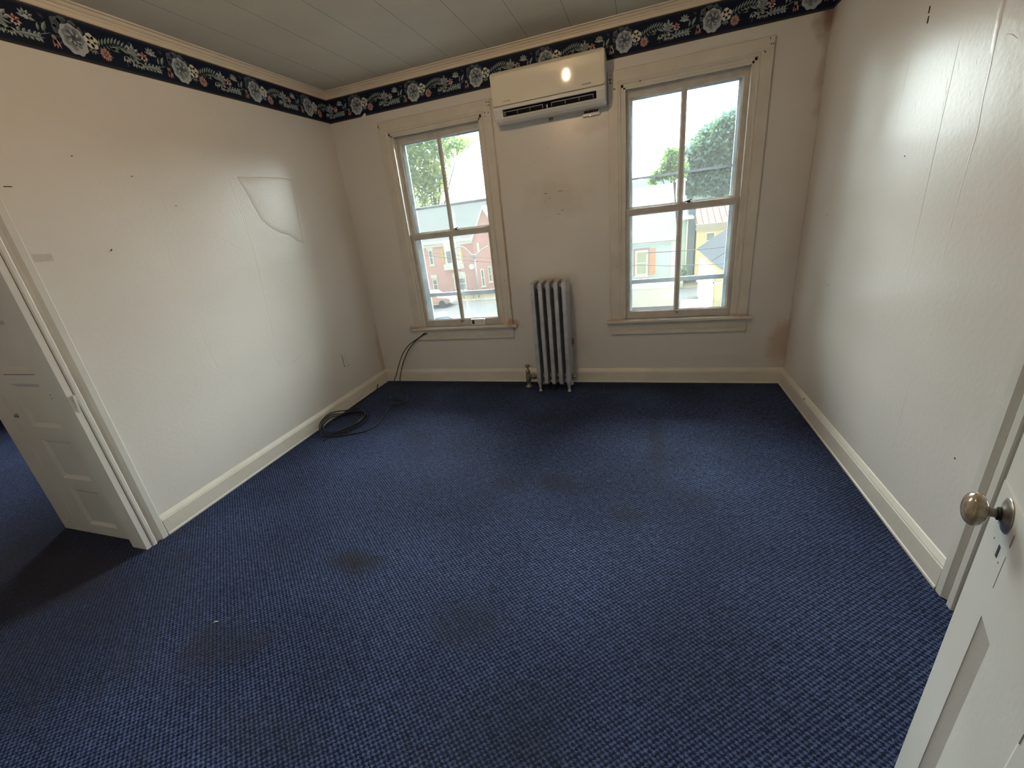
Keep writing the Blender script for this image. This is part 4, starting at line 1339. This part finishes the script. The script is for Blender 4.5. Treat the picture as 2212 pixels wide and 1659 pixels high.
# --- parked vehicles
def vehicle(name, loc, rz, label, cat, paint, L_=4.4, Wd=1.8, van=False):
    r_ = empty(name, loc, rz); tag(r_, label, cat)
    Hh = 1.95 if van else 1.42
    if van: side = [(-L_ / 2, .35), (L_ / 2, .35), (L_ / 2, .95), (L_ / 2 - .25, 1.08), (L_ / 2 - .95, 1.22), (L_ / 2 - 1.5, Hh), (-L_ / 2 + .1, Hh), (-L_ / 2, 1.7)]
    else: side = [(-L_ / 2, .35), (L_ / 2, .35), (L_ / 2, .75), (L_ / 2 - .2, .85), (L_ / 2 - 1.1, .95), (L_ / 2 - 1.8, Hh), (-L_ / 2 + 1.1, Hh), (-L_ / 2 + .35, .98), (-L_ / 2, .9)]
    q_ = MB(); q_.prism(side, lambda p, t: (p[0], t, p[1]), -Wd / 2, Wd / 2, paint); q_.build('car_body', r_, bevel=.07, seg=3)
    a0, a1 = (L_ / 2 - .97, 1.24), (L_ / 2 - 1.47, Hh - .08)
    if not van: a0, a1 = (L_ / 2 - 1.14, .98), (L_ / 2 - 1.76, Hh - .05)
    q_ = MB()
    e = .025
    q_.add([(a0[0] + e, -Wd / 2 + .14, a0[1]), (a0[0] + e, Wd / 2 - .14, a0[1]), (a1[0] + e, Wd / 2 - .2, a1[1]), (a1[0] + e, -Wd / 2 + .2, a1[1])], [(0, 1, 2, 3)], 'car_glass')
    for sg in (-1, 1):
        y_ = sg * (Wd / 2 + .004)
        zt_ = Hh - .12
        q_.add([(-L_ / 2 + (.6 if van else .75), y_, 1.05), (a0[0] - .2, y_, 1.05 if not van else 1.2), (a1[0] - .12, y_, zt_), (-L_ / 2 + (.6 if van else 1.2), y_, zt_)], [(0, 1, 2, 3) if sg < 0 else (3, 2, 1, 0)], 'car_glass')
    q_.build('car_window', r_)
    for sx_ in (-L_ / 2 + .85, L_ / 2 - .85):
        for sg in (-1, 1):
            q_ = MB(); q_.lathe((sx_, sg * (Wd / 2 - .18), .33), (0, sg, 0), [(0, .33), (.19, .33), (.20, .22), (.185, .20), (.185, .02)], 'tyre', 18); q_.build('wheel', r_)
    return r_


vehicle('car', (-10.3, 22.2, GZ), math.radians(30), 'blue parked car low in the left window', 'car', 'car_blue')
vehicle('car', (-4.9, 19.6, GZ), math.radians(10), 'white car at the bottom right of the left window', 'car', 'car_white')
vehicle('car', (-16.1, 32.6, GZ), math.radians(2), 'tan parked car with a visible wheel before the brick house', 'car', 'car_tan')
vehicle('car', (5.55, 22.0, GZ), math.radians(-95), 'small white car with a blue windscreen at the bottom of the right window', 'car', 'car_white', 3.7, 1.5)
# white trailer with ribbed side
tr = empty('box_trailer', (2.9, 28.2, GZ)); tag(tr, 'low cream ribbed box trailer parked at the bottom of the right window', 'trailer')
q = MB(); q.box(-3.5, 2.05, -1.2, 1.2, .22, 1.50, 'trailer_cream')
q.box(-3.5, 2.05, -1.2, 1.2, 1.50, 1.52, 'cream_roof')  # top coloured darker than the cream sides to offset the bright sky
for i in range(19):
    q.box(-3.4 + i * .29, -3.4 + i * .29 + .10, -1.23, -1.2, .40, 1.40, 'trailer_cream')
q.box(-3.5, 2.05, -1.26, -1.2, 1.42, 1.50, 'white_trim'); q.box(-3.5, 2.05, -1.28, -1.2, .22, .34, 'white_trim')
q.build('trailer_body', tr)
for sg in (-1, 1):
    q = MB(); q.lathe((-1.5, sg * .95, .30), (0, sg, 0), [(0, .30), (.2, .30), (.21, .2), (.2, .02)], 'tyre', 16); q.build('wheel', tr)

# orange brick pier, little posts
q = MB(); q.box(-15.75, -15.35, 30.7, 31.1, GZ, GZ + 1.25, 'orange_brick'); q.box(-15.8, -15.3, 30.65, 31.15, GZ + 1.25, GZ + 1.35, 'orange_brick')
tag(q.build('brick_pier'), 'orange brick pier at the lower left of the left window', 'brick pier')
q = MB()
for x_ in (-15.2, -14.2, -13.2):
    q.box(x_ - .03, x_ + .03, 35.9, 35.96, GZ, GZ + .95, 'slate')
for z_ in (.35, .65, .93):
    q.box(-15.2, -13.2, 35.92, 35.95, GZ + z_ - .02, GZ + z_ + .02, 'slate')
tag(q.build('street_railing'), 'dark little railing on the pavement before the brick house', 'railing')

# --- blue house (right window)
h = empty('house', (0, 0, 0)); tag(h, 'pale blue house with big cream roof and orange shutter seen through right window', 'house')
Y = 36.0
q = MB(); q.box(-6, 5.42, Y, Y + 8, GZ, -1.5, 'blue_siding'); q.build('siding_wall', h)
q = MB(); q.prism([(Y - .35, -1.55), (Y + 7.4, 2.92), (Y + 14.5, -1.5)], lambda p, t: (t, p[0], p[1]), -6.3, 5.48, 'cream_roof'); q.build('roof', h)
q = MB(); q.box(-6.3, 5.5, Y - .48, Y - .30, -1.62, -1.46, 'white_trim'); q.box(-6.3, 5.5, Y - .30, Y, -1.80, -1.66, 'blue_siding'); q.build('gutter', h)
q = MB(); q.box(5.05, 5.46, Y - .05, Y, GZ, -1.75, 'white_trim'); q.build('corner_board', h)
wo_ = framed(h, 'window', 2.18, 3.22, -4.38, -2.25, Y, .14, True, 'curtain')
q = MB()
for a0, a1, z0, z1 in ((2.04, 2.18, -4.5, -2.1), (3.22, 3.34, -4.5, -2.1), (2.18, 3.22, -2.25, -2.1), (2.18, 3.22, -4.5, -4.38)):
    q.box(a0, a1, Y - .04, Y, z0, z1, 'brown_trim')
q.build('window_surround', h)
q = MB(); q.box(3.40, 3.84, Y - .07, Y, -4.32, -2.18, 'orange_shutter')
for i in range(12):
    q.box(3.45, 3.79, Y - .09, Y - .07, -4.25 + i * .17, -4.17 + i * .17, 'orange_shutter')
q.build('shutter', h)
q = MB(); q.box(5.8, 6.55, 43.4, 44.3, 1.0, 3.2, 'white_trim'); q.box(5.7, 6.65, 43.3, 44.4, 2.95, 3.1, 'white_trim'); q.build('chimney', h)

# --- narrow mint house and slate wall
h = empty('house', (0, 0, 0)); tag(h, 'narrow mint green house with white gutter beside the dark slate wall', 'house')
q = MB(); q.box(5.60, 6.46, 38, 44, GZ, -.25, 'mint_siding'); q.build('siding_wall', h)
q = MB(); q.prism([(37.6, -.15), (41, 1.7), (44.3, -.1)], lambda p, t: (t, p[0], p[1]), 5.58, 6.45, 'grey_roof'); q.prism([(37.6, -.15), (38.15, .15), (38.15, -.15)], lambda p, t: (t, p[0], p[1]), 6.45, 6.82, 'grey_roof'); q.build('roof', h)
q = MB(); q.box(5.56, 6.84, 37.45, 37.6, -.22, -.02, 'white_trim'); q.tube([(6.36, 37.9, -.3), (6.36, 37.9, GZ)], .06, 'white_trim', 8); q.build('gutter', h)
q = MB(); q.box(6.47, 7.03, 38.2, 45.5, GZ, .55, 'slate')
tag(q.build('slate_building'), 'tall dark slate-clad side building side between the mint and the yellow house', 'building')
# --- yellow house with red roof
h = empty('house', (0, 0, 0)); tag(h, 'pale yellow house with red metal roof and two dark windows', 'house')
Y = 38.0
q = MB(); q.box(7.15, 14.5, Y, Y + 8, GZ, -1.15, 'yellow_siding'); q.build('siding_wall', h)
q = MB(); q.prism([(Y - .1, -.72), (Y + 3.8, .95), (Y + 8.3, -.8)], lambda p, t: (t, p[0], p[1]), 7.05, 14.7, 'red_metal_roof')
for i in range(16):
    x_ = 7.15 + i * .48
    q.prism([(Y - .12, -.66), (Y + 3.8, 1.02), (Y + 3.8, .95), (Y - .1, -.72)], lambda p, t: (t, p[0], p[1]), x_, x_ + .04, 'red_metal_roof')
q.build('roof', h)
q = MB(); q.box(7.05, 14.7, Y - .35, Y + .2, -1.22, -.72, 'grey_band'); q.build('eave_band', h)
framed(h, 'window', 7.86, 8.62, -2.85, -1.42, Y, .09)
framed(h, 'window', 9.02, 9.78, -2.75, -1.40, Y, .09)
q = MB(); q.box(7.82, 8.70, Y - .04, Y, -5.15, -3.80, 'door_brown'); q.box(7.82, 7.90, Y - .06, Y, -5.2, -3.75, 'white_trim'); q.build('entrance_door', h)
q = MB(); q.box(7.3, 8.9, Y - 1.0, Y, GZ, GZ + .35, 'yellow_siding'); q.box(7.2, 9.0, Y - 1.3, Y - 1.0, GZ, GZ + .18, 'white_trim'); q.build('porch_step', h)
# --- near yellow building with blue gable
h = empty('house', (0, 0, 0)); tag(h, 'near yellow building with a blue-grey gable roof at the right window edge', 'house')
q = MB(); q.box(6.66, 10.5, 24.0, 31, GZ, -2.70, 'near_yellow'); q.build('siding_wall', h)
q = MB()
q.prism([(6.47, -2.04), (7.30, -1.50), (8.8, -.55), (11.2, -2.3), (11.0, -2.5), (7.30, -2.68)], lambda p, t: (p[0], t, p[1]), 23.8, 31.2, 'gable_top_darkened')  # blue-grey slopes coloured near black to offset the bright sky
q.add([(6.49, 23.79, -2.05), (7.30, 23.79, -2.66), (11.0, 23.79, -2.48), (11.15, 23.79, -2.3), (8.8, 23.79, -.58), (7.30, 23.79, -1.53)], [(0, 1, 2, 3, 4, 5)], 'blue_gable')
q.build('roof', h)
q = MB(); q.box(6.60, 6.72, 23.93, 24.0, GZ, -2.5, 'white_trim'); q.box(6.66, 10.5, 23.93, 24.0, -3.35, -3.25, 'white_trim'); q.build('corner_board', h)
# bushes and bin near the kerb
def bush(name, loc, rad, lab, k='leaf_green', n=260):
    q_ = MB(); random.seed(int(loc[0] * 10) + 5)
    for i in range(n):
        a, b_, c_ = random.gauss(0, 1), random.gauss(0, 1), random.gauss(0, 1)
        l_ = math.sqrt(a * a + b_ * b_ + c_ * c_) + 1e-6
        rr = random.uniform(.5, 1)
        p = Vector((loc[0] + rad[0] * rr * a / l_, loc[1] + rad[1] * rr * b_ / l_, loc[2] + rad[2] * abs(rr * c_ / l_)))
        u = Vector((random.gauss(0, 1), random.gauss(0, 1), random.gauss(0, 1))).normalized() * .09
        v = u.cross(Vector((random.gauss(0, 1), random.gauss(0, 1), random.gauss(0, 1)))).normalized() * .07
        q_.add([p - u, p - v, p + u, p + v], [(0, 1, 2, 3)], k)
    tag(q_.build(name), lab, 'bush')


bush('shrub', (6.25, 37.0, GZ), (.45, .45, 1.5), 'green shrub at the foot of the mint house', 'leaf_green')
bush('shrub', (4.75, 35.2, GZ), (.30, .30, .55), 'small dark shrub on the pavement behind the trailer', 'leaf_green', 160)
q = MB(); q.lathe((5.7, 34.8, GZ), (0, 0, 1), [(0, .26), (.75, .30), (.8, .32), (.86, .05)], 'mint_siding', 14)
tag(q.build('waste_bin'), 'round pale bin on the pavement before the mint house', 'bin')


# --- trees
def tree(lab, base, blobs, mats_, n, leaf=.32, trunk_top=None, seed=1):
    r_ = empty('tree', base); tag(r_, lab, 'tree')
    random.seed(seed)
    bx, by, bz = base
    q_ = MB(); tt = trunk_top or (0, 0, 8)
    q_.tube([(0, 0, 0), (tt[0] * .4, tt[1] * .4, tt[2] * .5), tt], .35, 'bark', 10, rr=[.42, .3, .16])
    for cx_, cy_, cz_, rx_, ry_, rz_ in blobs[:8]:
        q_.tube([(tt[0] * .4, tt[1] * .4, tt[2] * .5), (cx_ - bx, cy_ - by, cz_ - bz)], .1, 'bark', 6, rr=[.16, .05])
    q_.build('trunk', r_)
    q_ = MB()
    vol = [b_[3] * b_[5] for b_ in blobs]
    for i in range(n):
        cx_, cy_, cz_, rx_, ry_, rz_ = random.choices(blobs, vol)[0]
        a, b_, c_ = random.gauss(0, 1), random.gauss(0, 1), random.gauss(0, 1)
        l_ = math.sqrt(a * a + b_ * b_ + c_ * c_) + 1e-6
        rr = random.random() ** .45 * (1 + .12 * random.random())
        p = Vector((cx_ + rx_ * rr * a / l_ - bx, cy_ + ry_ * rr * b_ / l_ - by, cz_ + rz_ * rr * c_ / l_ - bz))
        s_ = leaf * random.uniform(.6, 1.2)
        u = Vector((random.gauss(0, 1), random.gauss(0, 1), random.gauss(0, 1))).normalized() * s_
        v = u.cross(Vector((random.gauss(0, 1), random.gauss(0, 1), random.gauss(0, 1)))).normalized() * s_ * .6
        q_.add([p - u, p - v, p + u, p + v], [(0, 1, 2, 3)], random.choice(mats_))
    q_.build('foliage', r_)
    return r_


tree('large yellow-green leafy tree filling the left part of the left window', (-27.0, 58, GZ),
     [(-29.5, 58, 8.5, 4.5, 3, 5.5), (-26.5, 58, 10.5, 3.6, 3, 3.8), (-23.4, 58, 12.0, 2.8, 2.4, 2.2), (-21.0, 58, 11.9, 1.8, 2, 1.1), (-26.0, 58, 6.6, 2.2, 2.4, 2.6), (-24.6, 58, 8.7, 1.3, 2, 1.4),
      (-30, 58, 13.5, 5, 3, 3.0), (-24.5, 58, 14.2, 3.5, 3, 1.6)],
     ['leaf_yellow', 'leaf_yellow', 'leaf_green'], 6500, .34, (1, 0, 12), 2)
tree('big bluish green tree rising behind the red roof in the right window', (16.5, 88, GZ),
     [(15.5, 88, 9.0, 4.5, 3, 4.6), (12.3, 88, 8.2, 2.8, 3, 3.6), (18.5, 88, 9.5, 4, 3, 5.2), (10.8, 88, 6.6, 2.0, 2, 3.0), (16.8, 88, 12.4, 2.2, 2, 2.0), (14.0, 88, 11.0, 1.8, 2, 1.6), (15.5, 88, 4.0, 6.0, 3, 3.0), (10.5, 88, 3.2, 2.2, 2, 2.2)],
     ['leaf_blue', 'leaf_blue', 'leaf_green'], 12000, .42, (0, 0, 12), 3)
tree('small round green tree above the cream roof in the right window', (7.0, 66, GZ),
     [(6.3, 66, 6.6, 1.3, 1.4, 1.5), (5.2, 66, 5.0, 1.3, 1.4, 1.0), (7.2, 66, 5.2, 1.6, 1.4, 1.6), (4.2, 66, 4.2, .8, 1, .6), (6.9, 66, 7.3, .8, 1, .7)],
     ['leaf_green', 'leaf_green', 'leaf_yellow'], 2200, .26, (0, 0, 9), 4)
